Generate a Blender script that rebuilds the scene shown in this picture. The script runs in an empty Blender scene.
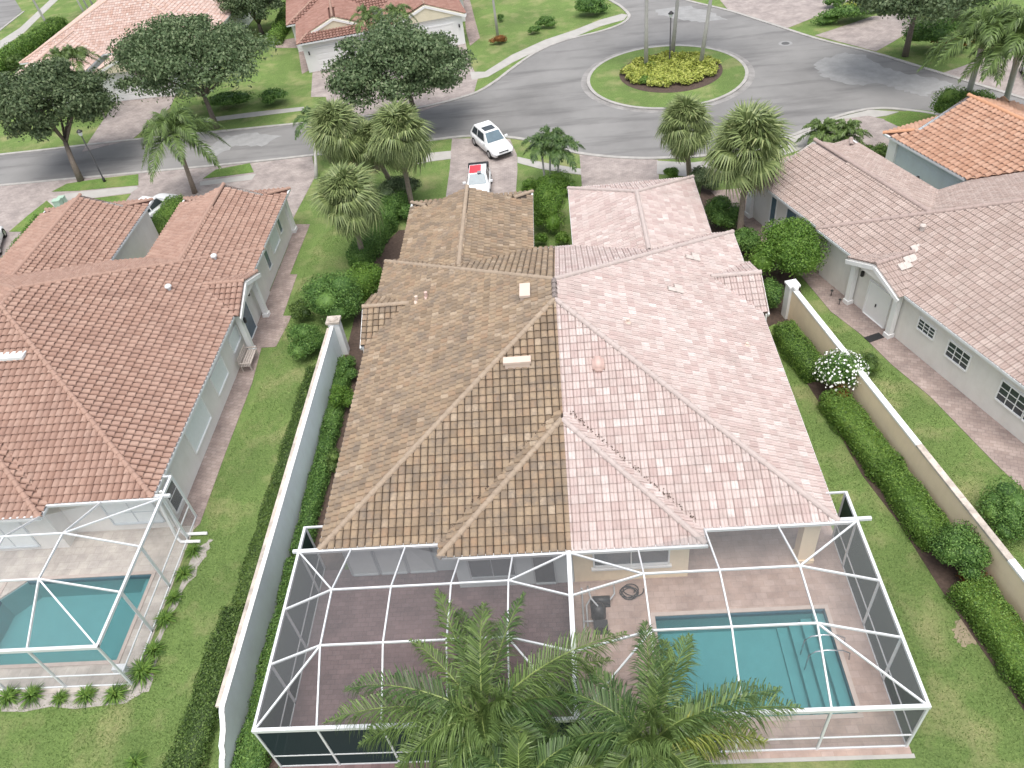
import bpy, bmesh, math, random
import numpy as np
from mathutils import Vector, Matrix
random.seed(7); np.random.seed(7)
S = bpy.context.scene
COL = S.collection
R = math.radians

# ------------------------------------------------------------------ camera
CAM_H = 28.0; FPX = 776.8
def cam_axes():
    p, yw, rl = R(42.504), R(-6.346), R(-8.4)
    cy, sy, cp, sp = math.cos(yw), math.sin(yw), math.cos(p), math.sin(p)
    d = Vector((sy*cp, cy*cp, -sp)); r = Vector((cy, -sy, 0)); u = r.cross(d)
    c, s = math.cos(rl), math.sin(rl)
    return c*r+s*u, -s*r+c*u, d
RX, UX, DX = cam_axes()
cam = bpy.data.cameras.new('camera'); co = bpy.data.objects.new('camera', cam); COL.objects.link(co)
m = Matrix.Identity(4)
for i in range(3):
    m[i][0] = RX[i]; m[i][1] = UX[i]; m[i][2] = -DX[i]
m[2][3] = CAM_H
co.matrix_world = m
cam.sensor_width = 36; cam.lens = FPX/1024*36; cam.clip_start = .5; cam.clip_end = 3000
S.camera = co
S.render.resolution_x = 1024; S.render.resolution_y = 768

def at(px, py, z=0.0):
    """the place on the level plane of height z that the surveyed photo point lies on"""
    v = DX*FPX + RX*(px-512) - UX*(py-384)
    p = Vector((0, 0, CAM_H)) + v*((z-CAM_H)/v.z)
    return (round(p.x, 3), round(p.y, 3), z)

# ------------------------------------------------------------------ sky, sun, exposure
SUN_EL, SUN_AZ = 74, 176        # azimuth: compass style, from +y clockwise
w = bpy.data.worlds.new('World'); S.world = w; w.use_nodes = True
nt = w.node_tree; bg = nt.nodes['Background']
sky = nt.nodes.new('ShaderNodeTexSky'); sky.sky_type = 'NISHITA'; sky.sun_disc = False
sky.sun_elevation = R(SUN_EL); sky.sun_rotation = R(SUN_AZ)
sky.dust_density = 4; sky.air_density = 1.0; sky.ozone_density = 1
hs = nt.nodes.new('ShaderNodeHueSaturation'); hs.inputs['Saturation'].default_value = .45
nt.links.new(sky.outputs[0], hs.inputs['Color']); nt.links.new(hs.outputs[0], bg.inputs[0])
bg.inputs[1].default_value = .15
sl = bpy.data.lights.new('sun', 'SUN'); so = bpy.data.objects.new('sun', sl); COL.objects.link(so)
sl.energy = 1.1; sl.angle = R(38); sl.color = (1, .965, .91)
sd = Vector((math.sin(R(SUN_AZ))*math.cos(R(SUN_EL)), math.cos(R(SUN_AZ))*math.cos(R(SUN_EL)), math.sin(R(SUN_EL))))
so.rotation_euler = sd.to_track_quat('Z', 'Y').to_euler()
S.view_settings.view_transform = 'Standard'; S.view_settings.look = 'None'
S.view_settings.exposure = 0.76; S.view_settings.gamma = 1
S.render.engine = 'CYCLES'
S.cycles.max_bounces = 8; S.cycles.transparent_max_bounces = 24

# ------------------------------------------------------------------ materials
def newmat(name):
    mt = bpy.data.materials.new(name); mt.use_nodes = True
    return mt, mt.node_tree, mt.node_tree.nodes, mt.node_tree.links, mt.node_tree.nodes['Principled BSDF']
def N(ns, t, **kw):
    n = ns.new(t)
    for k, v in kw.items():
        if k in n.inputs: n.inputs[k].default_value = v
        else: setattr(n, k, v)
    return n
def c4(c): return (c[0], c[1], c[2], 1)
def ramp(ns, stops):
    r = ns.new('ShaderNodeValToRGB'); e = r.color_ramp.elements
    e[0].position, e[0].color = stops[0][0], c4(stops[0][1])
    e[1].position, e[1].color = stops[-1][0], c4(stops[-1][1])
    for p, c in stops[1:-1]:
        x = e.new(p); x.color = c4(c)
    return r
def coord(ns, ls, kind='Position'):
    if kind == 'Position': return ns.new('ShaderNodeNewGeometry').outputs['Position']
    return ns.new('ShaderNodeTexCoord').outputs['Object']
def noise(ns, ls, vec, scale, detail=4, rough=.6):
    n = N(ns, 'ShaderNodeTexNoise', Scale=scale, Detail=detail, Roughness=rough); ls.new(vec, n.inputs['Vector']); return n.outputs['Fac']
def mixc(ns, ls, f, a, b, mode='MIX'):
    n = ns.new('ShaderNodeMix'); n.data_type = 'RGBA'; n.blend_type = mode
    for s, v in (('Factor', f), ('A', a), ('B', b)):
        i = [q for q in n.inputs if q.name == s and (q.type == 'RGBA' or s == 'Factor') and q.enabled][0]
        if isinstance(v, (int, float)): i.default_value = v
        elif isinstance(v, tuple): i.default_value = c4(v)
        else: ls.new(v, i)
    return [o for o in n.outputs if o.type == 'RGBA'][0]
def bump(ns, ls, b, h, strength=.3, dist=.02):
    n = N(ns, 'ShaderNodeBump', Strength=strength, Distance=dist); ls.new(h, n.inputs['Height']); ls.new(n.outputs[0], b.inputs['Normal'])

def plain(name, c, rough=.6, var=.12, sc=2.0, metal=0, bmp=0, kind='Position'):
    mt, t, ns, ls, b = newmat(name)
    v = coord(ns, ls, kind)
    f = noise(ns, ls, v, sc, 5); f2 = noise(ns, ls, v, sc*9, 3)
    r = ramp(ns, [(.3, tuple(x*(1-var) for x in c)), (.7, tuple(min(1, x*(1+var)) for x in c))]); ls.new(f, r.inputs[0])
    col = mixc(ns, ls, .35, r.outputs[0], mixc(ns, ls, f2, tuple(x*(1-var*1.3) for x in c), tuple(min(1, x*(1+var)) for x in c)))
    if 'stucco' in name or name == 'white_paint_stained':
        mp = N(ns, 'ShaderNodeMapping'); ls.new(v, mp.inputs[0]); mp.inputs['Scale'].default_value = (1.6, 1.6, .5)
        fs = noise(ns, ls, mp.outputs[0], 1.3, 5, .7); rs = ramp(ns, [(.44, (1, 1, 1)), (.8, (.93, .92, .90))]); ls.new(fs, rs.inputs[0]); col = mixc(ns, ls, 1.0, col, rs.outputs[0], 'MULTIPLY')
    ls.new(col, b.inputs['Base Color']); b.inputs['Roughness'].default_value = rough; b.inputs['Metallic'].default_value = metal
    if bmp: bump(ns, ls, b, f2, bmp, .02)
    return mt

def lawn_mat(name, dark, light, dry):
    mt, t, ns, ls, b = newmat(name); v = coord(ns, ls)
    a = noise(ns, ls, v, .22, 5, .65); bb = noise(ns, ls, v, 1.6, 6, .7); g = noise(ns, ls, v, 11, 6, .85); d = noise(ns, ls, v, .45, 4, .6)
    r1 = ramp(ns, [(.32, dark), (.68, light)]); ls.new(bb, r1.inputs[0])
    r2 = ramp(ns, [(.36, tuple(x*.50 for x in dark)), (.64, tuple(x*1.45 for x in light))]); ls.new(g, r2.inputs[0])
    c = mixc(ns, ls, .55, r1.outputs[0], r2.outputs[0])
    rd = ramp(ns, [(.49, (0, 0, 0)), (.68, (1, 1, 1))]); ls.new(d, rd.inputs[0])
    gd = N(ns, 'ShaderNodeMath', operation='MULTIPLY'); ls.new(rd.outputs[0], gd.inputs[0]); ls.new(g, gd.inputs[1])
    c = mixc(ns, ls, gd.outputs[0], c, dry)
    ra = ramp(ns, [(.3, (.78, .78, .78)), (.7, (1.12, 1.12, 1.05))]); ls.new(a, ra.inputs[0])
    c = mixc(ns, ls, 1.0, c, ra.outputs[0], 'MULTIPLY')
    ls.new(c, b.inputs['Base Color']); b.inputs['Roughness'].default_value = .95
    b.inputs['Specular IOR Level'].default_value = .1
    bump(ns, ls, b, g, .9, .06)
    return mt

def paver_mat(name, c1, c2, mortar, w_=.30, h_=.15, rot=0, stain=(.1, .08, .07), sat=.5, offset=.5):
    mt, t, ns, ls, b = newmat(name); v = coord(ns, ls)
    mp = N(ns, 'ShaderNodeMapping'); ls.new(v, mp.inputs[0]); mp.inputs['Rotation'].default_value = (0, 0, rot)
    br = N(ns, 'ShaderNodeTexBrick'); ls.new(mp.outputs[0], br.inputs['Vector'])
    br.inputs['Scale'].default_value = 1; br.inputs['Brick Width'].default_value = w_; br.inputs['Row Height'].default_value = h_
    br.inputs['Mortar Size'].default_value = .012; br.inputs['Mortar Smooth'].default_value = .3; br.offset = offset
    br.inputs['Color1'].default_value = c4(c1); br.inputs['Color2'].default_value = c4(c2); br.inputs['Mortar'].default_value = c4(mortar)
    f = noise(ns, ls, v, .9, 5, .65); r = ramp(ns, [(.35, (.74, .72, .72)), (.68, (1.16, 1.14, 1.12))]); ls.new(f, r.inputs[0])
    c = mixc(ns, ls, 1.0, br.outputs['Color'], r.outputs[0], 'MULTIPLY')
    f2 = noise(ns, ls, v, 6, 4, .7); r2 = ramp(ns, [(.56, (0, 0, 0)), (.8, (1, 1, 1))]); ls.new(f2, r2.inputs[0])
    sc = N(ns, 'ShaderNodeMath', operation='MULTIPLY'); ls.new(r2.outputs[0], sc.inputs[0]); sc.inputs[1].default_value = sat
    c = mixc(ns, ls, sc.outputs[0], c, stain)
    ls.new(c, b.inputs['Base Color']); b.inputs['Roughness'].default_value = .85
    bump(ns, ls, b, br.outputs['Fac'], -.4, .01)
    return mt

def tile_mat(name, stops, dirt, dirt_amt=.5, patch=None):
    """roof tile: a colour for every tile, with weather stains in patches"""
    mt, t, ns, ls, b = newmat(name)
    g = ns.new('ShaderNodeNewGeometry'); oi = ns.new('ShaderNodeObjectInfo')
    ad = N(ns, 'ShaderNodeMath', operation='ADD'); ls.new(g.outputs['Random Per Island'], ad.inputs[0]); ls.new(oi.outputs['Random'], ad.inputs[1])
    fr = N(ns, 'ShaderNodeMath', operation='FRACT'); ls.new(ad.outputs[0], fr.inputs[0])
    r = ramp(ns, stops); ls.new(fr.outputs[0], r.inputs[0])
    v = g.outputs['Position']
    f = noise(ns, ls, v, 1.1, 6, .7); rr = ramp(ns, [(.45, (0, 0, 0)), (.72, (1, 1, 1))]); ls.new(f, rr.inputs[0])
    f3 = noise(ns, ls, v, 9, 4, .7); r3 = ramp(ns, [(.4, (0, 0, 0)), (.7, (1, 1, 1))]); ls.new(f3, r3.inputs[0])
    mx = N(ns, 'ShaderNodeMath', operation='MULTIPLY_ADD'); ls.new(rr.outputs[0], mx.inputs[0]); mx.inputs[1].default_value = dirt_amt
    mm = N(ns, 'ShaderNodeMath', operation='MULTIPLY'); ls.new(r3.outputs[0], mm.inputs[0]); mm.inputs[1].default_value = dirt_amt*.55
    ls.new(mm.outputs[0], mx.inputs[2]); mx.use_clamp = True
    c = mixc(ns, ls, mx.outputs[0], r.outputs[0], dirt)
    ls.new(c, b.inputs['Base Color']); b.inputs['Roughness'].default_value = .88
    b.inputs['Specular IOR Level'].default_value = .25
    return mt

def leaf_mat(name, stops, rough=.55, trans=.25):
    mt, t, ns, ls, b = newmat(name)
    g = ns.new('ShaderNodeNewGeometry'); oi = ns.new('ShaderNodeObjectInfo')
    f = noise(ns, ls, g.outputs['Position'], .9, 3)
    ad = N(ns, 'ShaderNodeMath', operation='MULTIPLY_ADD'); ls.new(g.outputs['Random Per Island'], ad.inputs[0]); ad.inputs[1].default_value = .75
    mm = N(ns, 'ShaderNodeMath', operation='MULTIPLY'); ls.new(f, mm.inputs[0]); mm.inputs[1].default_value = .3
    ls.new(mm.outputs[0], ad.inputs[2])
    r = ramp(ns, stops); ls.new(ad.outputs[0], r.inputs[0])
    ls.new(r.outputs[0], b.inputs['Base Color']); b.inputs['Roughness'].default_value = rough
    b.inputs['Specular IOR Level'].default_value = .35
    if trans:
        tr = ns.new('ShaderNodeBsdfTranslucent'); ls.new(r.outputs[0], tr.inputs[0])
        mx = ns.new('ShaderNodeMixShader'); mx.inputs[0].default_value = trans
        ls.new(b.outputs[0], mx.inputs[1]); ls.new(tr.outputs[0], mx.inputs[2]); ls.new(mx.outputs[0], ns['Material Output'].inputs[0])
    return mt

def screen_mat(name, c, fac0, fac1):
    """woven insect screen: you look through it, less so at a slant"""
    mt, t, ns, ls, b = newmat(name)
    lw = N(ns, 'ShaderNodeLayerWeight', Blend=.5)
    mr = N(ns, 'ShaderNodeMapRange'); ls.new(lw.outputs['Facing'], mr.inputs[0]); mr.inputs[3].default_value = fac0; mr.inputs[4].default_value = fac1
    tp = ns.new('ShaderNodeBsdfTransparent'); df = N(ns, 'ShaderNodeBsdfDiffuse', Color=c4(c))
    mx = ns.new('ShaderNodeMixShader'); ls.new(mr.outputs[0], mx.inputs[0]); ls.new(tp.outputs[0], mx.inputs[1]); ls.new(df.outputs[0], mx.inputs[2])
    ls.new(mx.outputs[0], ns['Material Output'].inputs[0])
    return mt

def water_mat(name, tint):
    mt, t, ns, ls, b = newmat(name); v = coord(ns, ls)
    tp = N(ns, 'ShaderNodeBsdfTransparent', Color=c4(tint)); gl = N(ns, 'ShaderNodeBsdfGlossy', Roughness=.08)
    fr = N(ns, 'ShaderNodeFresnel', IOR=1.33); bm = N(ns, 'ShaderNodeBump', Strength=.25, Distance=.03)
    ls.new(noise(ns, ls, v, 3.5, 3), bm.inputs['Height']); ls.new(bm.outputs[0], gl.inputs['Normal']); ls.new(bm.outputs[0], fr.inputs['Normal'])
    mx = ns.new('ShaderNodeMixShader'); ls.new(fr.outputs[0], mx.inputs[0]); ls.new(tp.outputs[0], mx.inputs[1]); ls.new(gl.outputs[0], mx.inputs[2])
    ls.new(mx.outputs[0], ns['Material Output'].inputs[0])
    return mt

def asphalt_mat():
    mt, t, ns, ls, b = newmat('asphalt'); v = coord(ns, ls)
    f = noise(ns, ls, v, .13, 6, .62); r = ramp(ns, [(.3, (.175, .171, .165)), (.5, (.235, .230, .222)), (.72, (.29, .284, .273))]); ls.new(f, r.inputs[0])
    f2 = noise(ns, ls, v, 25, 3); c = mixc(ns, ls, .25, r.outputs[0], mixc(ns, ls, f2, (.06, .06, .06), (.22, .215, .21)))
    mp = N(ns, 'ShaderNodeMapping'); ls.new(v, mp.inputs[0]); mp.inputs['Scale'].default_value = (.22, 1.3, 1); mp.inputs['Rotation'].default_value = (0, 0, .25)
    f3 = noise(ns, ls, mp.outputs[0], .55, 5, .6); r3 = ramp(ns, [(.50, (0, 0, 0)), (.70, (.62, .62, .62))]); ls.new(f3, r3.inputs[0])
    c = mixc(ns, ls, r3.outputs[0], c, (.095, .092, .09))
    ls.new(c, b.inputs['Base Color']); b.inputs['Roughness'].default_value = .9
    bump(ns, ls, b, f2, .25, .01)
    return mt

M = {}
M['lawn'] = lawn_mat('lawn', (.112, .182, .055), (.175, .250, .082), (.38, .34, .19))
M['lawn_bright'] = lawn_mat('lawn_bright', (.105, .185, .048), (.160, .250, .070), (.28, .28, .12))
M['asphalt'] = asphalt_mat()
M['wet'] = plain('dried_silt', (.275, .275, .27), .9, .22, 1.2)
M['tar'] = plain('dark_stain', (.10, .10, .10), .85, .2, 1.5)
M['kerb'] = plain('kerb_concrete', (0.370, 0.356, 0.334), .9, .25, 1.5, bmp=.2)
M['gutter_pan'] = plain('gutter_pan', (.26, .25, .24), .9, .45, .8)
M['concrete'] = plain('concrete', (0.387, 0.374, 0.348), .9, .14, 1.2, bmp=.1)
M['drive'] = paver_mat('driveway_pavers', (0.322, 0.282, 0.265), (0.375, 0.332, 0.311), (0.279, 0.245, 0.228), .3, .2, 0, (0.225, 0.191, 0.178), .4)
M['walk'] = paver_mat('walk_pavers', (0.288, 0.227, 0.204), (0.360, 0.295, 0.268), (0.236, 0.191, 0.172), .3, .2, .35, (0.193, 0.154, 0.139), .5)
M['deck_dark'] = paver_mat('lanai_pavers_dark', (.15, .098, .098), (.195, .130, .130), (.125, .085, .085), .32, .20, 0, (.20, .16, .165), .6)
M['deck_pink'] = paver_mat('lanai_pavers_pink', (0.360, 0.270, 0.230), (0.414, 0.324, 0.284), (0.333, 0.257, 0.225), .42, .28, 0, (0.270, 0.216, 0.189), .7)
M['deck_grey'] = paver_mat('lanai_pavers_grey', (0.423, 0.387, 0.347), (0.495, 0.459, 0.414), (0.378, 0.347, 0.315), .5, .4, 0, (0.306, 0.279, 0.252), .7)
M['mulch'] = plain('mulch', (.085, .058, .045), .95, .45, 6, bmp=.8)
M['gravel'] = plain('pale_gravel', (.36, .33, .30), .95, .3, 6, bmp=.6)
M['soil'] = plain('bare_soil', (.27, .225, .15), .95, .25, 5, bmp=.4)
M['stucco_cream'] = plain('stucco_cream', (.84, .69, .49), .9, .06, 1.5, bmp=.15)
M['stucco_pale'] = plain('stucco_pale', (0.706, 0.686, 0.647), .9, .06, 1.2, bmp=.1)
M['stucco_grey'] = plain('stucco_blue_grey', (.70, .76, .77), .9, .08, .8, bmp=.15)
M['stucco_yellow'] = plain('stucco_yellow', (.72, .66, .50), .9, .05, 1.2)
M['stucco_blue'] = plain('stucco_blue', (.56, .63, .67), .9, .05, 1.2)
M['white'] = plain('white_paint', (.80, .80, .79), .5, .04, 1.5)
M['white_worn'] = plain('white_paint_stained', (.50, .44, .38), .8, .5, 2.2)
M['alu'] = plain('white_aluminium', (0.666, 0.684, 0.693), .4, .03, 2)
M['alu_dull'] = plain('aluminium_dull', (.52, .56, .58), .45, .06, 2)
M['gutter'] = plain('gutter_white', (.68, .70, .71), .45, .08, 1)
M['glass'] = plain('window_glass', (.045, .055, .062), .12, .25, 2)
M['glass_blue'] = plain('window_glass_blue', (.11, .165, .20), .15, .2, 2)
M['shutter'] = plain('storm_shutter', (.72, .76, .76), .5, .05, 4)
M['underlay'] = plain('roof_underlay', (.06, .045, .035), .95, .2, 3)
M['under_pale'] = plain('roof_underlay_pale', (.32, .25, .23), .95, .2, 3)
M['under_red'] = plain('roof_underlay_red', (.095, .04, .028), .95, .2, 3)
M['tile_tan'] = tile_mat('roof_tile_tan', [(0, (0.213, 0.155, 0.103)), (.3, (0.283, 0.211, 0.142)), (.6, (0.343, 0.258, 0.172)), (.85, (0.296, 0.202, 0.130)), (1, (0.409, 0.324, 0.235))], (0.166, 0.139, 0.115), .75)
M['tile_pink'] = tile_mat('roof_tile_pink', [(0, (.44, .335, .31)), (.3, (.51, .415, .385)), (.55, (.56, .475, .445)), (.8, (.47, .36, .335)), (1, (.62, .55, .52))], (.36, .30, .275), .5)
M['tile_red'] = tile_mat('roof_tile_red', [(0, (0.318, 0.199, 0.153)), (.5, (0.366, 0.236, 0.185)), (1, (0.400, 0.269, 0.213))], (0.257, 0.169, 0.138), .45)
M['tile_mauve'] = tile_mat('roof_tile_mauve', [(0, (.37, .285, .25)), (.5, (.405, .32, .285)), (1, (.46, .375, .335))], (.30, .24, .21), .5)
M['tile_orange'] = tile_mat('roof_tile_orange', [(0, (0.409, 0.236, 0.160)), (.5, (0.459, 0.272, 0.189)), (1, (0.495, 0.315, 0.228))], (0.314, 0.198, 0.148), .35)
M['tile_peach'] = tile_mat('roof_tile_peach', [(0, (0.473, 0.318, 0.258)), (.5, (0.542, 0.404, 0.353)), (1, (0.593, 0.482, 0.430))], (0.430, 0.327, 0.284), .3)
M['tile_rust'] = tile_mat('roof_tile_rust', [(0, (0.274, 0.150, 0.116)), (.5, (0.310, 0.177, 0.143)), (1, (0.346, 0.209, 0.170))], (0.212, 0.118, 0.093), .45)
M['cap_tan'] = plain('ridge_cap_tan', (0.333, 0.261, 0.194), .9, .2, 3)
M['cap_pink'] = plain('ridge_cap_pink', (0.451, 0.381, 0.353), .9, .12, 3)
M['cap_red'] = plain('ridge_cap_red', (0.353, 0.227, 0.176), .9, .12, 3)
M['cap_mauve'] = plain('ridge_cap_mauve', (0.361, 0.281, 0.252), .9, .15, 3)
M['cap_orange'] = plain('ridge_cap_orange', (0.528, 0.282, 0.167), .9, .1, 3)
M['cap_peach'] = plain('ridge_cap_peach', (0.533, 0.387, 0.318), .9, .1, 3)
M['patch_pale'] = plain('replacement_tile', (.52, .46, .42), .85, .1, 6)
M['salmon'] = plain('salmon_vent', (.58, .41, .36), .7, .08, 3)
M['vent_tan'] = plain('vent_tan', (.62, .50, .42), .7, .08, 3)
M['screen'] = screen_mat('insect_screen', (.21, .215, .22), .19, .6)
M['screen_pale'] = screen_mat('insect_screen_pale', (.42, .43, .43), .06, .35)
M['screen_dark'] = screen_mat('privacy_screen', (.030, .044, .047), .90, .97)
M['water'] = water_mat('pool_water', (.47, .71, .72))
M['plaster'] = plain('pool_plaster', (.33, .485, .50), .8, .06, 2)
M['pool_tile'] = plain('waterline_tile', (.06, .16, .22), .4, .2, 6)
M['coping'] = plain('pool_coping', (.43, .36, .32), .8, .12, 3)
M['black'] = plain('black_plastic', (.02, .02, .022), .5, .2, 4)
M['grey_pipe'] = plain('grey_pipe', (.42, .43, .44), .5, .1, 4)
M['chrome'] = plain('stainless_steel', (.6, .62, .64), .25, .05, 4, metal=.8)
M['bark'] = plain('bark', (.17, .14, .115), .95, .35, 7, bmp=.8)
M['palm_bark'] = plain('palm_bark', (.27, .22, .175), .95, .3, 8, bmp=.8)
M['palm_grey'] = plain('royal_palm_bark', (.44, .43, .40), .85, .15, 3, bmp=.3)
M['crownshaft'] = plain('crownshaft', (.20, .28, .12), .6, .2, 3)
M['grass'] = leaf_mat('grass_blade', [(.1, (.07, .12, .03)), (.4, (.13, .21, .055)), (.8, (.21, .30, .09)), (1, (.36, .36, .17))], .8, .3)
M['oak'] = leaf_mat('oak_leaf', [(.1, (0.050, 0.084, 0.036)), (.5, (0.095, 0.140, 0.062)), (.8, (0.146, 0.196, 0.090)), (1, (0.213, 0.246, 0.146))])
M['oak_light'] = leaf_mat('oak_leaf_light', [(.1, (.07, .115, .05)), (.5, (.12, .18, .08)), (.8, (.18, .24, .115)), (1, (.26, .30, .18))])
M['hedge'] = leaf_mat('hedge_leaf', [(.1, (0.040, 0.090, 0.016)), (.5, (0.112, 0.212, 0.036)), (.85, (0.198, 0.320, 0.061)), (1, (0.328, 0.430, 0.115))])
M['bush'] = leaf_mat('bush_leaf', [(.1, (0.042, 0.102, 0.024)), (.5, (0.102, 0.204, 0.046)), (.85, (0.180, 0.312, 0.072)), (1, (0.288, 0.408, 0.132))])
M['bright'] = leaf_mat('bright_leaf', [(.1, (0.046, 0.104, 0.014)), (.5, (0.109, 0.216, 0.030)), (.85, (0.180, 0.304, 0.052)), (1, (0.268, 0.375, 0.086))])
M['chartreuse'] = leaf_mat('chartreuse_leaf', [(.1, (0.131, 0.182, 0.028)), (.4, (0.334, 0.385, 0.069)), (.8, (0.482, 0.516, 0.123)), (1, (0.576, 0.593, 0.199))])
M['ground_cover'] = leaf_mat('ground_cover_leaf', [(.1, (.03, .06, .015)), (.5, (.08, .14, .03)), (.85, (.14, .22, .05)), (1, (.24, .29, .09))])
M['sabal'] = leaf_mat('sabal_leaf', [(.1, (.10, .14, .05)), (.5, (.21, .27, .10)), (.85, (.31, .37, .15)), (1, (.42, .43, .22))], .45)
M['dead_leaf'] = leaf_mat('dead_leaf', [(.1, (.20, .16, .12)), (1, (.38, .32, .26))], .8)
M['palm_leaf'] = leaf_mat('palm_leaf', [(.1, (0.053, 0.088, 0.023)), (.5, (0.119, 0.185, 0.052)), (.85, (0.188, 0.275, 0.082)), (1, (0.308, 0.379, 0.159))], .4)
M['palm_dark'] = leaf_mat('palm_leaf_dark', [(.1, (.035, .075, .022)), (.5, (.085, .15, .045)), (.85, (.14, .22, .07)), (1, (.22, .29, .11))], .4)
M['palm_yellow'] = leaf_mat('palm_leaf_yellow', [(.1, (.10, .13, .02)), (.5, (.22, .26, .05)), (1, (.40, .42, .12))], .4)
M['rachis'] = plain('frond_stem', (.22, .28, .08), .6, .1, 5)
M['flower'] = plain('white_petal', (.85, .85, .82), .6, .05, 5)
M['orange_leaf'] = leaf_mat('copper_leaf', [(.1, (.10, .05, .015)), (.6, (.28, .11, .03)), (1, (.34, .22, .05))])
M['white_car'] = plain('white_car_paint', (.80, .81, .82), .22, .02, 1)
M['red_car'] = plain('red_roof_paint', (.72, .055, .075), .35, .05, 1)
M['tyre'] = plain('tyre_rubber', (.018, .018, .018), .85, .2, 5)
M['rim'] = plain('alloy_rim', (.45, .46, .47), .35, .1, 5, metal=.6)
M['lamp'] = plain('lamp_glass', (.75, .78, .80), .15, .03, 5)
M['post_black'] = plain('black_post_paint', (.03, .03, .03), .5, .2, 4)
M['util_green'] = plain('utility_green', (.36, .50, .40), .6, .08, 3)
M['wood_grey'] = plain('weathered_wood', (.46, .40, .36), .85, .2, 6)

# ------------------------------------------------------------------ object helpers
def tag(o, label=None, cat=None, group=None, kind=None):
    if label: o['label'] = label
    if cat: o['category'] = cat
    if group: o['group'] = group
    if kind: o['kind'] = kind
    return o
def empty(name, loc, label, cat, group=None):
    o = bpy.data.objects.new(name, None); COL.objects.link(o); o.location = loc; o.empty_display_size = .3
    return tag(o, label, cat, group)
def wloc(o):
    v = Vector((0, 0, 0))
    while o is not None: v += o.location; o = o.parent
    return v
def mesh_obj(name, V, F, mat, parent=None, smooth=False, kind=None, base=None):
    """verts in world coordinates; the object's origin goes to base (or its parent's)"""
    V = np.asarray(V, dtype=np.float64).reshape(-1, 3)
    off = np.array(wloc(parent)) if parent is not None else (np.array(base, float) if base is not None else np.zeros(3))
    me = bpy.data.meshes.new(name)
    if isinstance(F, np.ndarray) and F.ndim == 2:
        k = F.shape[1]; n = len(F)
        me.vertices.add(len(V)); me.vertices.foreach_set('co', (V-off).astype(np.float32).ravel())
        me.loops.add(n*k); me.loops.foreach_set('vertex_index', F.astype(np.int32).ravel())
        me.polygons.add(n); me.polygons.foreach_set('loop_start', np.arange(0, n*k, k, dtype=np.int32))
        me.update(calc_edges=True); me.validate()
    else:
        me.from_pydata([tuple(v) for v in (V-off)], [], [tuple(int(i) for i in f) for f in F])
    if smooth: me.polygons.foreach_set('use_smooth', [True]*len(me.polygons))
    me.materials.append(mat)
    o = bpy.data.objects.new(name, me); COL.objects.link(o)
    if parent is not None: o.parent = parent
    else: o.location = off
    if kind: o['kind'] = kind
    return o
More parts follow.
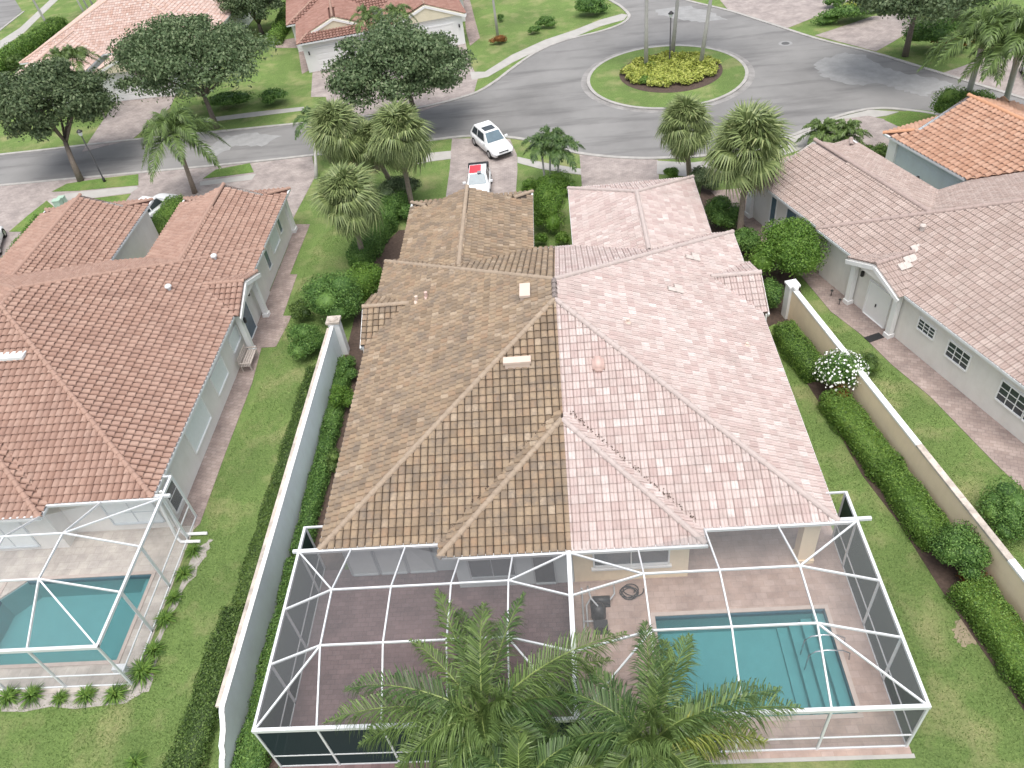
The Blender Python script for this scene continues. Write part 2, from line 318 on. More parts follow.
class MB:
    def __init__(s): s.V = []; s.F = []
    def add(s, V, F):
        b = len(s.V); s.V += [tuple(v) for v in V]; s.F += [tuple(i+b for i in f) for f in F]; return s
    def box(s, c, d, rz=0):
        h = [x/2 for x in d]; cs, sn = math.cos(rz), math.sin(rz); V = []
        for z in (-h[2], h[2]):
            for x, y in ((-h[0], -h[1]), (h[0], -h[1]), (h[0], h[1]), (-h[0], h[1])):
                V.append((c[0]+x*cs-y*sn, c[1]+x*sn+y*cs, c[2]+z))
        return s.add(V, [(3, 2, 1, 0), (4, 5, 6, 7), (0, 1, 5, 4), (1, 2, 6, 5), (2, 3, 7, 6), (3, 0, 4, 7)])
    def beam(s, p, q, w_, h_, up=(0, 0, 1)):
        p, q = Vector(p), Vector(q); d = (q-p).normalized(); u = Vector(up)
        if abs(d.dot(u)) > .98: u = Vector((0, 1, 0))
        a = d.cross(u).normalized(); b = a.cross(d).normalized(); V = []
        for e in (p, q):
            for i, j in ((-1, -1), (1, -1), (1, 1), (-1, 1)): V.append(e+a*(i*w_/2)+b*(j*h_/2))
        return s.add(V, [(3, 2, 1, 0), (4, 5, 6, 7), (0, 1, 5, 4), (1, 2, 6, 5), (2, 3, 7, 6), (3, 0, 4, 7)])
    def tube(s, pts, rad, n=8, cap=True):
        pts = [Vector(p) for p in pts]; m_ = len(pts); V = []
        if not isinstance(rad, (list, tuple)): rad = [rad]*m_
        for i, p in enumerate(pts):
            d = (pts[min(i+1, m_-1)]-pts[max(i-1, 0)]).normalized(); u = Vector((0, 0, 1)) if abs(d.z) < .9 else Vector((1, 0, 0))
            a = d.cross(u).normalized(); b = d.cross(a)
            for k in range(n):
                t_ = 2*math.pi*k/n; V.append(p+(a*math.cos(t_)+b*math.sin(t_))*rad[i])
        F = [(i*n+k, i*n+(k+1) % n, (i+1)*n+(k+1) % n, (i+1)*n+k) for i in range(m_-1) for k in range(n)]
        if cap: F += [tuple(range(n-1, -1, -1)), tuple(range((m_-1)*n, m_*n))]
        return s.add(V, F)
    def prism(s, poly, z0, z1):
        n = len(poly); V = [(p[0], p[1], z0) for p in poly]+[(p[0], p[1], z1) for p in poly]
        return s.add(V, [tuple(range(n-1, -1, -1)), tuple(range(n, 2*n))]+[(i, (i+1) % n, (i+1) % n+n, i+n) for i in range(n)])
    def poly(s, pts): return s.add(pts, [tuple(range(len(pts)))])
    def ball(s, c, r, nu=10, nv=6):
        if not isinstance(r, (tuple, list)): r = (r, r, r)
        V = [(c[0], c[1], c[2]+r[2])]
        for i in range(1, nv):
            a = math.pi*i/nv
            for k in range(nu):
                t_ = 2*math.pi*k/nu; V.append((c[0]+r[0]*math.sin(a)*math.cos(t_), c[1]+r[1]*math.sin(a)*math.sin(t_), c[2]+r[2]*math.cos(a)))
        V.append((c[0], c[1], c[2]-r[2])); L = len(V)-1
        F = [(0, 1+k, 1+(k+1) % nu) for k in range(nu)]
        for i in range(nv-2): F += [(1+i*nu+k, 1+(i+1)*nu+k, 1+(i+1)*nu+(k+1) % nu, 1+i*nu+(k+1) % nu) for k in range(nu)]
        F += [(L, 1+(nv-2)*nu+(k+1) % nu, 1+(nv-2)*nu+k) for k in range(nu)]
        return s.add(V, F)
    def build(s, name, mat, parent=None, smooth=False, kind=None, base=None, T=None):
        V = s.V if T is None else [tuple(T(*v)) for v in s.V]
        return mesh_obj(name, V, s.F, mat, parent, smooth, kind, base)

# ------------------------------------------------------------------ ground sheets
def sheet(name, pts, z, mat, label=None):
    """flat slab outline (world x, y), its top at z and its sides going down to the lawn"""
    o = MB().prism([(p[0], p[1]) for p in pts], -.05, z).build(name, M[mat], kind='structure')
    if label: o['label'] = label
    return o
def rough(pts, amp=.25, k=6):
    out = []; n = len(pts); rr_ = random.Random(5)
    for i in range(n):
        a, b = Vector(pts[i][:2]), Vector(pts[(i+1) % n][:2]); d = (b-a)
        if d.length < 1e-4: continue
        nn = Vector((-d.y, d.x)).normalized()
        for j in range(k):
            q_ = a+d*(j/k)+nn*rr_.uniform(-amp, amp); out.append((q_.x, q_.y))
    return out
def P(*xy): return [at(x, y)[:2] for x, y in xy]
def ribbon(name, pts, width, z, mat, label=None, closed=False, side=0):
    pts = [Vector((p[0], p[1], 0)) for p in pts]; n = len(pts); L = []
    for i, p in enumerate(pts):
        a = pts[(i-1) % n] if (closed or i) else p; b = pts[(i+1) % n] if (closed or i < n-1) else p
        d = (b-a).normalized(); nn = Vector((-d.y, d.x, 0))
        L.append((p+nn*(width*(.5+side/2)), p-nn*(width*(.5-side/2))))
    V = []; F = []
    for l, r in L: V += [(l.x, l.y, z), (r.x, r.y, z), (l.x, l.y, -.05), (r.x, r.y, -.05)]
    for i in range(n if closed else n-1):
        a, b = 4*i, 4*((i+1) % n); F += [(a, a+1, b+1, b), (a+2, a, b, b+2), (a+1, a+3, b+3, b+1)]
    o = mesh_obj(name, V, F, M[mat], kind='structure')
    if label: o['label'] = label
    return o
def smooth_pts(pts, k=6):
    out = []; n = len(pts); p = [Vector((q[0], q[1])) for q in pts]
    for i in range(n-1):
        a, b, c, d = p[max(i-1, 0)], p[i], p[i+1], p[min(i+2, n-1)]
        for j in range(k):
            t_ = j/k; out.append(.5*((2*b)+(c-a)*t_+(2*a-5*b+4*c-d)*t_*t_+(3*b-a-3*c+d)*t_**3))
    out.append(p[-1]); return [(q.x, q.y) for q in out]

POOL_A = (2.45, 8.95, 12.15, 16.25); POOL_B = (-26.3, -19.45, 15.4, 19.5)
def holed(name, x0, x1, y0, y1, holes, z, mat, kind='structure', z0=None):
    """level sheet with rectangular openings for the pools"""
    hs_ = [h for h in holes if h[0] < x1 and h[1] > x0 and h[2] < y1 and h[3] > y0]
    xs = sorted({x0, x1, *[v for h in hs_ for v in h[:2]]}); ys = sorted({y0, y1, *[v for h in hs_ for v in h[2:]]})
    V = []; F = []
    for i in range(len(xs)-1):
        for j in range(len(ys)-1):
            cx, cy = (xs[i]+xs[i+1])/2, (ys[j]+ys[j+1])/2
            if any(h[0] < cx < h[1] and h[2] < cy < h[3] for h in hs_): continue
            b = len(V); V += [(xs[i], ys[j], z), (xs[i+1], ys[j], z), (xs[i+1], ys[j+1], z), (xs[i], ys[j+1], z)]; F.append((b, b+1, b+2, b+3))
    if z0 is not None:
        for a, b in (((x0, y0), (x1, y0)), ((x1, y0), (x1, y1)), ((x1, y1), (x0, y1)), ((x0, y1), (x0, y0))):
            k = len(V); V += [(*a, z), (*b, z), (*b, z0), (*a, z0)]; F.append((k+3, k+2, k+1, k))
    return mesh_obj(name, V, F, M[mat], kind=kind)
holed('ground', -700, 700, -200, 900, [POOL_A, POOL_B], 0.0, 'lawn')
near = smooth_pts([(-160, 60.3), (-80, 60.3), (-48, 60.3), (-35.4, 60.15), (-25, 60.1), (-15, 60.5), (-10.5, 60.9), (-7, 60.9), (-3.7, 59.9), (-1, 58.2), (1.57, 56.1), (4.7, 54.7), (8, 54.0), (12, 53.9), (17.07, 55.5), (20.9, 57.8), (23, 58.6), (24.6, 58.75), (26.2, 58.2), (28.7, 56.5), (32, 52.6), (37, 46), (48, 30), (60, 10)])
far = smooth_pts([(-160, 66.4), (-80, 66.4), (-51.3, 66.4), (-38.9, 66.7), (-27, 66.6), (-17, 66.7), (-11.5, 67.5), (-7.36, 69.2), (-5.3, 71.6), (-3.87, 74.1), (-1.6, 77.6), (1.08, 80.0), (5.0, 81.6), (7.2, 83), (8.2, 84.5), (8.4, 86), (7.8, 88.8), (6.6, 92), (2, 105), (-6, 130)])
right = smooth_pts([(8, 132), (12, 105), (13.2, 92), (14.2, 88.6), (17.9, 83.8), (20.95, 78.9), (24.2, 73.6), (27.7, 69.15), (31.3, 63.5), (35, 57.7), (43, 45), (66, 12)])
sheet('road', near+right[::-1]+far[::-1], .004, 'asphalt')
ribbon('kerb', near, .32, .07, 'kerb', 'pale concrete kerb along the near side of the road', side=-1)
ribbon('kerb', far, .32, .07, 'kerb', 'pale concrete kerb along the far side of the road', side=1)
ribbon('kerb', right, .32, .07, 'kerb', 'pale concrete kerb along the right side of the turning circle', side=1)
IC = (9.9, 69.0)
def circ(c, r, n=64, a0=0): return [(c[0]+r*math.cos(a0+2*math.pi*i/n), c[1]+r*math.sin(a0+2*math.pi*i/n)) for i in range(n)]
ribbon('gutter_pan', circ(IC, 7.25), .55, .012, 'gutter_pan', 'stained concrete gutter ring round the island', True)
ribbon('kerb', circ(IC, 6.85), .28, .12, 'kerb', 'round kerb of the turning circle island', True)
sheet('island_lawn', circ(IC, 6.75), .10, 'lawn')
BC = (10.35, 69.6)
sheet('mulch_bed', circ(BC, 4.5), .115, 'mulch', 'dark mulch bed in the middle of the island')
# stains on the road
sheet('silt_patch', rough(P((815, 64), (826, 58), (845, 53), (866, 55), (880, 66), (905, 73), (932, 78), (953, 84), (954, 88), (934, 92), (926, 97), (914, 94), (900, 90), (882, 84), (858, 85), (838, 82), (822, 76), (817, 70)), .2, 5), .010, 'wet', 'pale dried silt patch on the asphalt')
sheet('silt_patch', rough(P((655, 10), (690, 6), (715, 14), (728, 20), (700, 22), (680, 20), (660, 15)), .2, 5), .010, 'wet', 'pale worn patch of asphalt above the island')
sheet('silt_patch', rough(P((205, 152), (226, 136), (256, 133), (282, 136), (262, 146), (236, 146), (218, 155)), .2, 5), .010, 'wet', 'pale patch of asphalt by the far lawn strip')
sheet('manhole_cover', circ(at(785.5, 43.5)[:2], .62, 20), .012, 'wet', 'pale manhole collar on the road')
sheet('manhole_cover', circ(at(785.5, 43.5)[:2], .36, 20), .018, 'tar', 'round dark iron manhole cover in the road')
# paved and planted areas, near side left
sheet('driveway', [(-70, 60.0), (-46, 60.0), (-34, 59.85), (-25, 59.75), (-20.4, 59.9)]+P((316, 175), (290, 224.5), (283, 226), (240, 240))+[(-26, 46), (-46, 46), (-50, 44), (-70, 44)], .020, 'drive', 'mauve paver driveway of the red roofed house')
sheet('lawn_strip', P((52, 192), (67, 184), (100, 179), (138.5, 174.5), (138.5, 185.6), (110, 188), (80, 191)), .045, 'lawn_bright', 'strip of lawn between kerb and path under the oak')
sheet('pavement', P((48, 201), (66, 194), (100, 190), (136, 186.5), (138.5, 188), (131, 193), (100, 197), (84, 200), (70, 208), (58, 213), (50, 206)), .032, 'concrete', 'pale concrete path behind the lawn strip')
sheet('lawn_strip', P((84, 200), (131, 194), (118, 212), (80, 214)), .045, 'lawn_bright', 'lawn triangle in front of the red garage roof')
sheet('lawn_strip', P((47, 201), (54, 207), (44, 218), (31, 232), (9.4, 232), (28, 216)), .045, 'lawn_bright', 'lawn wedge beside the green utility boxes')
sheet('lawn_strip', P((203, 179), (216, 170), (250, 163.5), (254, 172.5), (228, 176)), .045, 'lawn_bright', 'lawn wedge between the two paver drives')
sheet('pavement', P((200, 182), (228, 178), (256, 174), (252, 180), (200, 186)), .034, 'concrete', 'concrete path beside the lawn wedge')
# side walk of the red house
sheet('path', P((290, 224.5), (310, 224.5), (290, 274.6), (297.4, 274.6), (283, 316), (292, 316), (276, 347), (261.6, 347.7), (252, 384), (226, 452), (200, 524), (188, 535), (176, 520))+[(-19.3, 24), (-19.3, 46.2)], .024, 'walk', 'paver path along the red roofed house')
# our left villa
sheet('driveway', P((452, 138.5), (449.7, 170), (446, 196))+[(-7.7, 43.0), (-2.6, 43.0)]+P((516, 192), (517.5, 170), (517, 155), (510, 139)), .020, 'drive', 'paver driveway with two parked cars')
sheet('driveway', P((579.5, 154.5), (582, 187))+[(.9, 44.8), (7.8, 44.8)]+P((659, 182), (658, 160)), .020, 'drive', 'paver driveway of the pale roofed villa')
sheet('pavement', P((400, 160), (431, 153), (451, 151), (451, 159), (431, 161.5), (400, 168)), .028, 'concrete', 'concrete path left of the cars')
sheet('pavement', P((517.5, 157), (545, 163), (562, 166), (581, 169), (581, 175), (560, 172), (540, 169), (517.5, 163)), .028, 'concrete', 'concrete path behind the small palms')
sheet('pavement', P((657, 161), (690, 163), (715, 160), (760, 149), (820, 124), (832, 119.5), (845, 116), (870, 110), (899, 112), (886, 116), (862, 119), (845, 123), (800, 150), (760, 163), (700, 178), (657, 174)), .030, 'concrete', 'curved concrete path round the turning circle')
sheet('driveway', P((832, 121), (868, 116), (886, 120), (915, 134), (930, 150), (890, 180), (850, 170), (822, 150)), .036, 'drive', 'paver driveway between the mauve and orange roofs')
sheet('lawn_strip', P((884, 120.3), (901, 112.5), (915, 110), (931, 111.5), (948, 116.5), (930, 128), (914, 134)), .050, 'lawn_bright', 'lawn wedge in front of the orange roof')
# paths between pale villa and mauve house
sheet('path', [(10.2, 48.5), (11.6, 43.6), (13.6, 37.9), (14.3, 34.4), (15.3, 32.2), (16.0, 29.8), (17.0, 27.3), (18.15, 22.9), (18.66, 21.4), (21.2, 14.5), (23.5, 14.5), (21.0, 22), (17.0, 32), (14.4, 39), (12.4, 45.5), (12.6, 48.5)], .024, 'walk', 'paver path along the mauve roofed house')
# far side left
sheet('driveway', P((82, 152), (100, 125), (116, 102), (176, 94), (170, 108), (132, 139.5)), .020, 'drive', 'paver driveway of the peach roofed house')
sheet('driveway', P((313, 66), (350, 60), (465, 40), (470, 63), (478, 78), (474, 93), (420, 112), (330, 118), (326, 97), (311, 97)), .020, 'drive', 'wide paver driveway in front of the two white garages')
sheet('path', P((463, 0), (470, 0), (475, 20), (480, 38), (470, 46), (466, 30)), .024, 'walk', 'narrow paver path beside the twin garage house')
sheet('path', P((274, 42), (300, 37), (303, 45), (310, 70), (302, 74), (298, 48), (276, 48)), .024, 'walk', 'short paver path left of the twin garage house')
sheet('pavement', P((202, 119), (256, 112), (304, 107), (304, 110.5), (256, 116.5), (204, 122.5)), .028, 'concrete', 'concrete path across the far lawns')
sheet('pavement', P((470, 72), (485, 72), (512, 55), (545, 40), (575, 30), (600, 20), (622, 14), (628, 15), (624, 20), (600, 26.5), (575, 37), (545, 47), (512, 63), (488, 77), (472, 80)), .028, 'concrete', 'concrete path curving along the far kerb')
sheet('pavement', P((0, 41), (20, 28), (35, 14), (50, 0), (58, 0), (40, 17), (24, 33), (0, 49)), .028, 'concrete', 'concrete path at the far left corner')
sheet('side_road', P((-30, 45), (0, 30), (22, 11), (15, 0), (0, -20), (-60, 0)), .008, 'asphalt')
ribbon('kerb', P((-30, 48), (0, 30.5), (24, 11.5)), .3, .07, 'kerb', 'kerb of the side road at the far left corner')
# far side right
sheet('driveway', P((720, 0), (728, 10), (768, 23), (788, 28), (823, 14), (850, 0)), .020, 'drive', 'first paver driveway right of the turning circle')
sheet('driveway', P((815, 35.5), (853, 23), (872, 16.5), (913, 12), (912, 30), (893, 42), (876, 51.5)), .020, 'drive', 'second paver driveway right of the turning circle')
sheet('driveway', P((943, 73), (975, 62), (990, 56), (1040, 40), (1060, 118), (1024, 100)), .020, 'drive', 'third paver driveway behind the tall palms')

# ------------------------------------------------------------------ roofs of clay tiles
PROFILES = {
 'barrel': ([0, .05, .19, .44, .69, .87, .925], [-.02, .035, .072, .084, .072, .030, -.03], .31, .37),
 'double': ([0, .08, .23, .39, .475, .56, .72, .88, .955], [-.025, .036, .052, .036, .004, .036, .052, .036, -.03], .31, .37),
 'big': ([0, .10, .30, .52, .73, .90], [-.01, .06, .105, .105, .06, -.02], .33, .39),
}
def tile_template(prof):
    s_, h_, a, c = PROFILES[prof]; n = len(s_); lift = .066 if prof == 'big' else .060 if prof == 'barrel' else .038; V = []
    for x, h in zip(s_, h_): V.append((x*a, -.015, h+lift))
    for x, h in zip(s_, h_): V.append((x*a, c+.02, h*.75+.004))
    for x, h in zip(s_, h_): V.append((x*a, -.015, h+lift-.014))
    F = [(i, i+1, n+i+1, n+i) for i in range(n-1)]+[(2*n+i, 2*n+i+1, i+1, i) for i in range(n-1)]
    return np.array(V), F, a, c
def inpoly(x, y, poly):
    r = False; n = len(poly)
    for i in range(n):
        x1, y1 = poly[i][:2]; x2, y2 = poly[(i+1) % n][:2]
        if (y1 > y) != (y2 > y) and x < (x2-x1)*(y-y1)/(y2-y1)+x1: r = not r
    return r
def clipx(poly, xp, keep):
    out = []; n = len(poly)
    for i in range(n):
        a, b = poly[i], poly[(i+1) % n]; ia, ib = (a[0] <= xp) == (keep == 'L'), (b[0] <= xp) == (keep == 'L')
        if ia: out.append(a)
        if ia != ib:
            t_ = (xp-a[0])/(b[0]-a[0]); out.append(tuple(a[k]+(b[k]-a[k])*t_ for k in range(3)))
    return out
def on_screen(p):
    v = Vector(p)-Vector((0, 0, CAM_H)); d = v.dot(DX)
    if d < 1: return None
    x, y = 512+FPX*v.dot(RX)/d, 384-FPX*v.dot(UX)/d
    return d if -5 < x < 1029 and -5 < y < 773 else None
TILE_ME = {}
def tiled_roof(root, T, faces, prof, mats, n_single):
    """underlay + every tile of every face; the nearest n_single tiles are objects of their own"""
    tV, tF, a, c = tile_template(prof); nv = len(tV)
    umb = MB()
    for f in faces: umb.poly([tuple(T(*p)) for p in f['poly']])
    roof = umb.build('roof', M[mats[1]], root)
    full = []; VV = []; FF = []; base = 0
    for f in faces:
        poly = [Vector(T(*p)) for p in f['poly']]
        ea, eb = Vector(T(*f['e'][0])), Vector(T(*f['e'][1]))
        nrm = Vector((0, 0, 0))
        for i in range(len(poly)): nrm += (poly[i]-poly[0]).cross(poly[(i+1) % len(poly)]-poly[0])
        nrm.normalize()
        if nrm.z < 0: nrm = -nrm
        u = (eb-ea).normalized(); o = ea
        if nrm.cross(u).z < 0: u = -u; o = eb
        u = (u-nrm*u.dot(nrm)).normalized(); w_ = nrm.cross(u)
        st = [((p-o).dot(u), (p-o).dot(w_)) for p in poly]
        smin, smax = min(q[0] for q in st), max(q[0] for q in st); tmin, tmax = min(q[1] for q in st), max(q[1] for q in st)
        excl = [[((Vector(T(x, y, 0))-o), ) for x, y in e] for e in f.get('excl', [])]
        # exclusions are tested in plan
        exw = [[tuple(Vector(T(x, y, 0)).xy) for x, y in e] for e in f.get('excl', [])]
        edge = []
        i0, i1 = int(math.floor(smin/a))-1, int(math.ceil(smax/a))+1
        for j in range(0, int(math.ceil(tmax/c))+1):
            for i in range(i0, i1):
                cs = [(i*a+.02*a, j*c+.01), (i*a+a*.98, j*c+.01), (i*a+a*.98, j*c+c*.97), (i*a+.02*a, j*c+c*.97)]
                ins = [inpoly(x, y, st) for x, y in cs]
                if not any(ins):
                    if not inpoly((i+.5)*a, (j+.5)*c, st): continue
                wp = o+u*((i+.5)*a)+w_*((j+.5)*c)
                if any(inpoly(wp.x, wp.y, e) for e in exw): continue
                og = o+u*(i*a)+w_*(j*c)
                if all(ins): full.append((og, u, w_, nrm, wp))
                else: edge.append(og)
        if edge:
            bm = bmesh.new(); B = np.array([u, w_, nrm])
            for og in edge:
                vs = [bm.verts.new(v) for v in tV@B+np.array(og)]
                for q in tF: bm.faces.new([vs[k] for k in q])
            n = len(poly); cen = sum(poly, Vector())/n
            for k in range(n):
                p, q = poly[k], poly[(k+1) % n]
                pm = (p+q)/2
                if abs((p-o).dot(w_)) < .05 and abs((q-o).dot(w_)) < .05: continue
                e = (q-p).normalized(); no = e.cross(nrm).normalized()
                if (cen-pm).dot(no) > 0: no = -no
                bmesh.ops.bisect_plane(bm, geom=bm.verts[:]+bm.edges[:]+bm.faces[:], plane_co=pm, plane_no=no, clear_outer=True)
            bm.verts.index_update()
            VV.append(np.array([v.co[:] for v in bm.verts]).reshape(-1, 3)); 
            FF += [tuple(v.index+base for v in fc.verts) for fc in bm.faces]; base += len(bm.verts); bm.free()
    d = [(on_screen(q[4]) or 1e9) for q in full]; order = sorted(range(len(full)), key=lambda i: d[i])
    single = [i for i in order[:n_single] if d[i] < 1e8]; ss = set(single)
    if single:
        key = (prof, mats[0])
        if key not in TILE_ME:
            me = bpy.data.meshes.new('tile'); me.from_pydata([tuple(v) for v in tV], [], tF); me.materials.append(M[mats[0]]); TILE_ME[key] = me
        off = wloc(roof)
        for i in single:
            og, u, w_, nrm, _ = full[i]
            o_ = bpy.data.objects.new('tile', TILE_ME[key]); COL.objects.link(o_); o_.parent = roof
            jit = random.uniform(-.006, .006); mm = Matrix((u, w_, nrm)).transposed().to_4x4(); mm.translation = og-off+u*jit+nrm*random.uniform(0, .006)
            o_.matrix_local = mm
    rest = [full[i] for i in range(len(full)) if i not in ss]
    if rest:
        O = np.array([q[0] for q in rest]); U = np.array([q[1] for q in rest]); W = np.array([q[2] for q in rest]); Nn = np.array([q[3] for q in rest])
        O = O+U*np.random.uniform(-.006, .006, (len(O), 1))+Nn*np.random.uniform(0, .006, (len(O), 1))
        V = O[:, None, :]+tV[None, :, 0:1]*U[:, None, :]+tV[None, :, 1:2]*W[:, None, :]+tV[None, :, 2:3]*Nn[:, None, :]
        VV.append(V.reshape(-1, 3)); k = len(rest)
        A = np.array(tF)[None]+(np.arange(k)*nv)[:, None, None]+base
        FF += [tuple(q) for q in A.reshape(-1, 4).tolist()]
    o = mesh_obj('roof_tile', np.concatenate(VV), FF, M[mats[0]], roof, kind='stuff')
    return roof
def caps(root, T, lines, mat, r=.125):
    for a, b in lines:
        a, b = Vector(T(*a)), Vector(T(*b)); L = (b-a).length; n = max(1, int(round(L/.42))); d = (b-a)/n; mb = MB()
        dn = d.normalized(); up = Vector((0, 0, 1)); sd_ = dn.cross(up).normalized(); upv = sd_.cross(dn)
        for i in range(n):
            p = a+d*i-d*.06; q = a+d*(i+1); V = []
            for e, rr in ((p, r*1.12), (q, r*.92)):
                for k in range(7):
                    t_ = math.pi*k/6; V.append(e+sd_*(math.cos(t_)*rr)+upv*(math.sin(t_)*rr+.035))
            mb.add(V, [(k, k+1, 8+k, 7+k) for k in range(6)]+[(0, 1, 2, 3, 4, 5, 6)])
        mb.build('ridge_cap', M[mat], root)

ZE = 2.95; SL = .392
def duplex_plan(xa, xb, ya, yb, xc, bump, wings, gables):
    """faces, ridge lines, eave lines of a hipped twin-villa roof, in the house's own metres"""
    hw = (xb-xa)/2; zp = ZE+SL*hw; y2 = ya+hw; y1 = y2+1.5; sf = (zp-ZE)/(yb-y1)
    A, B, C_, D = (xa, ya, ZE), (xb, ya, ZE), (xb, yb, ZE), (xa, yb, ZE); P2 = (xc, y2, zp); P1 = (xc, y1, zp)
    F = []; caps_ = [(A, P2), (B, P2), (C_, P1), (D, P1), (P2, P1)]
    fb = dict(poly=[A, B, P2], e=(A, B), excl=[]); fr = dict(poly=[B, C_, P1, P2], e=(B, C_), excl=[])
    ff = dict(poly=[C_, D, P1], e=(C_, D), excl=[]); fl = dict(poly=[D, A, P2, P1], e=(D, A), excl=[])
    F += [fb, fr, ff, fl]; eaves = []; gab = []
    if bump:
        x0, x1, by = bump; h = (x1-x0)/2; xm = (x0+x1)/2; z = ZE+SL*h; ap = (xm, by+h, z); j = (xm, ya+h, z)
        F.append(dict(poly=[(x0, by, ZE), (x1, by, ZE), ap], e=((x0, by, ZE), (x1, by, ZE))))
        F.append(dict(poly=[(x0, ya, ZE), (x0, by, ZE), ap, j], e=((x0, by, ZE), (x0, ya, ZE))))
        F.append(dict(poly=[(x1, by, ZE), (x1, ya, ZE), j, ap], e=((x1, ya, ZE), (x1, by, ZE))))
        fb['excl'].append([(x0+.15, ya-.1), (x1-.15, ya-.1), (xm, ya+h-.2)])
        caps_ += [((x0, by, ZE), ap), ((x1, by, ZE), ap)]
        eaves += [((xa, ya), (x0, ya)), ((x0, ya), (x0, by)), ((x0, by), (x1, by)), ((x1, by), (x1, ya)), ((x1, ya), (xb, ya))]
    else: eaves.append(((xa, ya), (xb, ya)))
    for x0, x1, yf, typ in wings:
        h = (x1-x0)/2; xr = (x0+x1)/2; zr = ZE+SL*h; yj = yb-(zr-ZE)/sf
        ff['excl'].append([(x0+.15, yb+.1), (x1-.15, yb+.1), (xr, yj+.25)])
        if typ == 'hip':
            e = (xr, yf-h, zr)
            F.append(dict(poly=[(x0, yb, ZE), (x0, yf, ZE), e, (xr, yj, zr)], e=((x0, yb, ZE), (x0, yf, ZE))))
            F.append(dict(poly=[(x1, yf, ZE), (x1, yb, ZE), (xr, yj, zr), e], e=((x1, yb, ZE), (x1, yf, ZE))))
            F.append(dict(poly=[(x0, yf, ZE), (x1, yf, ZE), e], e=((x0, yf, ZE), (x1, yf, ZE))))
            caps_ += [((x0, yf, ZE), e), ((x1, yf, ZE), e), (e, (xr, yj, zr))]
        else:
            r = 1.15 if typ == 'dutch' else 0; yr = yf-1.4 if typ == 'dutch' else yf; z1 = ZE+SL*r
            for sx, xe in ((1, x0), (-1, x1)):
                pl = [(xe, yb, ZE), (xe, yf, ZE)]+([(xe+sx*r, yr, z1)] if r else [])+[(xr, yr, zr), (xr, yj, zr)]
                F.append(dict(poly=pl, e=((xe, yb, ZE), (xe, yf, ZE))))
                if r: caps_.append(((xe, yf, ZE), (xe+sx*r, yr, z1)))
            if r: F.append(dict(poly=[(x0, yf, ZE), (x1, yf, ZE), (x1-r, yr, z1), (x0+r, yr, z1)], e=((x0, yf, ZE), (x1, yf, ZE))))
            caps_.append(((xr, yr, zr), (xr, yj, zr)))
            gab.append(('front', x0+r, x1-r, yr, z1, zr))
        eaves += [((x0, yb), (x0, yf)), ((x0, yf), (x1, yf)) if typ != 'gable' else None, ((x1, yf), (x1, yb))]
    for side, yc, hg in gables:
        sx, xe = (1, xa) if side == 'L' else (-1, xb); zg = ZE+SL*hg; xo = xe-sx*.35; xj = xe+sx*hg
        for sy in (-1, 1):
            F.append(dict(poly=[(xo, yc+sy*hg, ZE), (xo, yc, zg), (xj, yc, zg), (xe, yc+sy*hg, ZE)], e=((xo, yc+sy*hg, ZE), (xe, yc+sy*hg, ZE))))
        (fl if side == 'L' else fr)['excl'].append([(xe-sx*.1, yc-hg+.15), (xe-sx*.1, yc+hg-.15), (xj-sx*.2, yc)])
        caps_.append(((xo, yc, zg), (xj, yc, zg)))
        gab.append((side, yc-hg, yc+hg, xo, ZE, zg))
    ys = sorted([g_[1] for g_ in gables if g_[0] == 'L']); hg = 2.18
    for side, xe in (('L', xa), ('R', xb)):
        gl = [g_ for g_ in gables if g_[0] == side]
        if gl:
            yc, hg = gl[0][1:]; eaves += [((xe, ya), (xe, yc-hg)), ((xe, yc+hg), (xe, yb))]
        else: eaves.append(((xe, ya), (xe, yb)))
    wx = sorted([(w0[0], w0[1]) for w0 in wings]); x = xa
    for q in wx:
        if q[0]-x > .3: eaves.append(((x, yb), (q[0], yb)))
        x = q[1]
    if xb-x > .3: eaves.append(((x, yb), (xb, yb)))
    return F, caps_, [e for e in eaves if e], gab
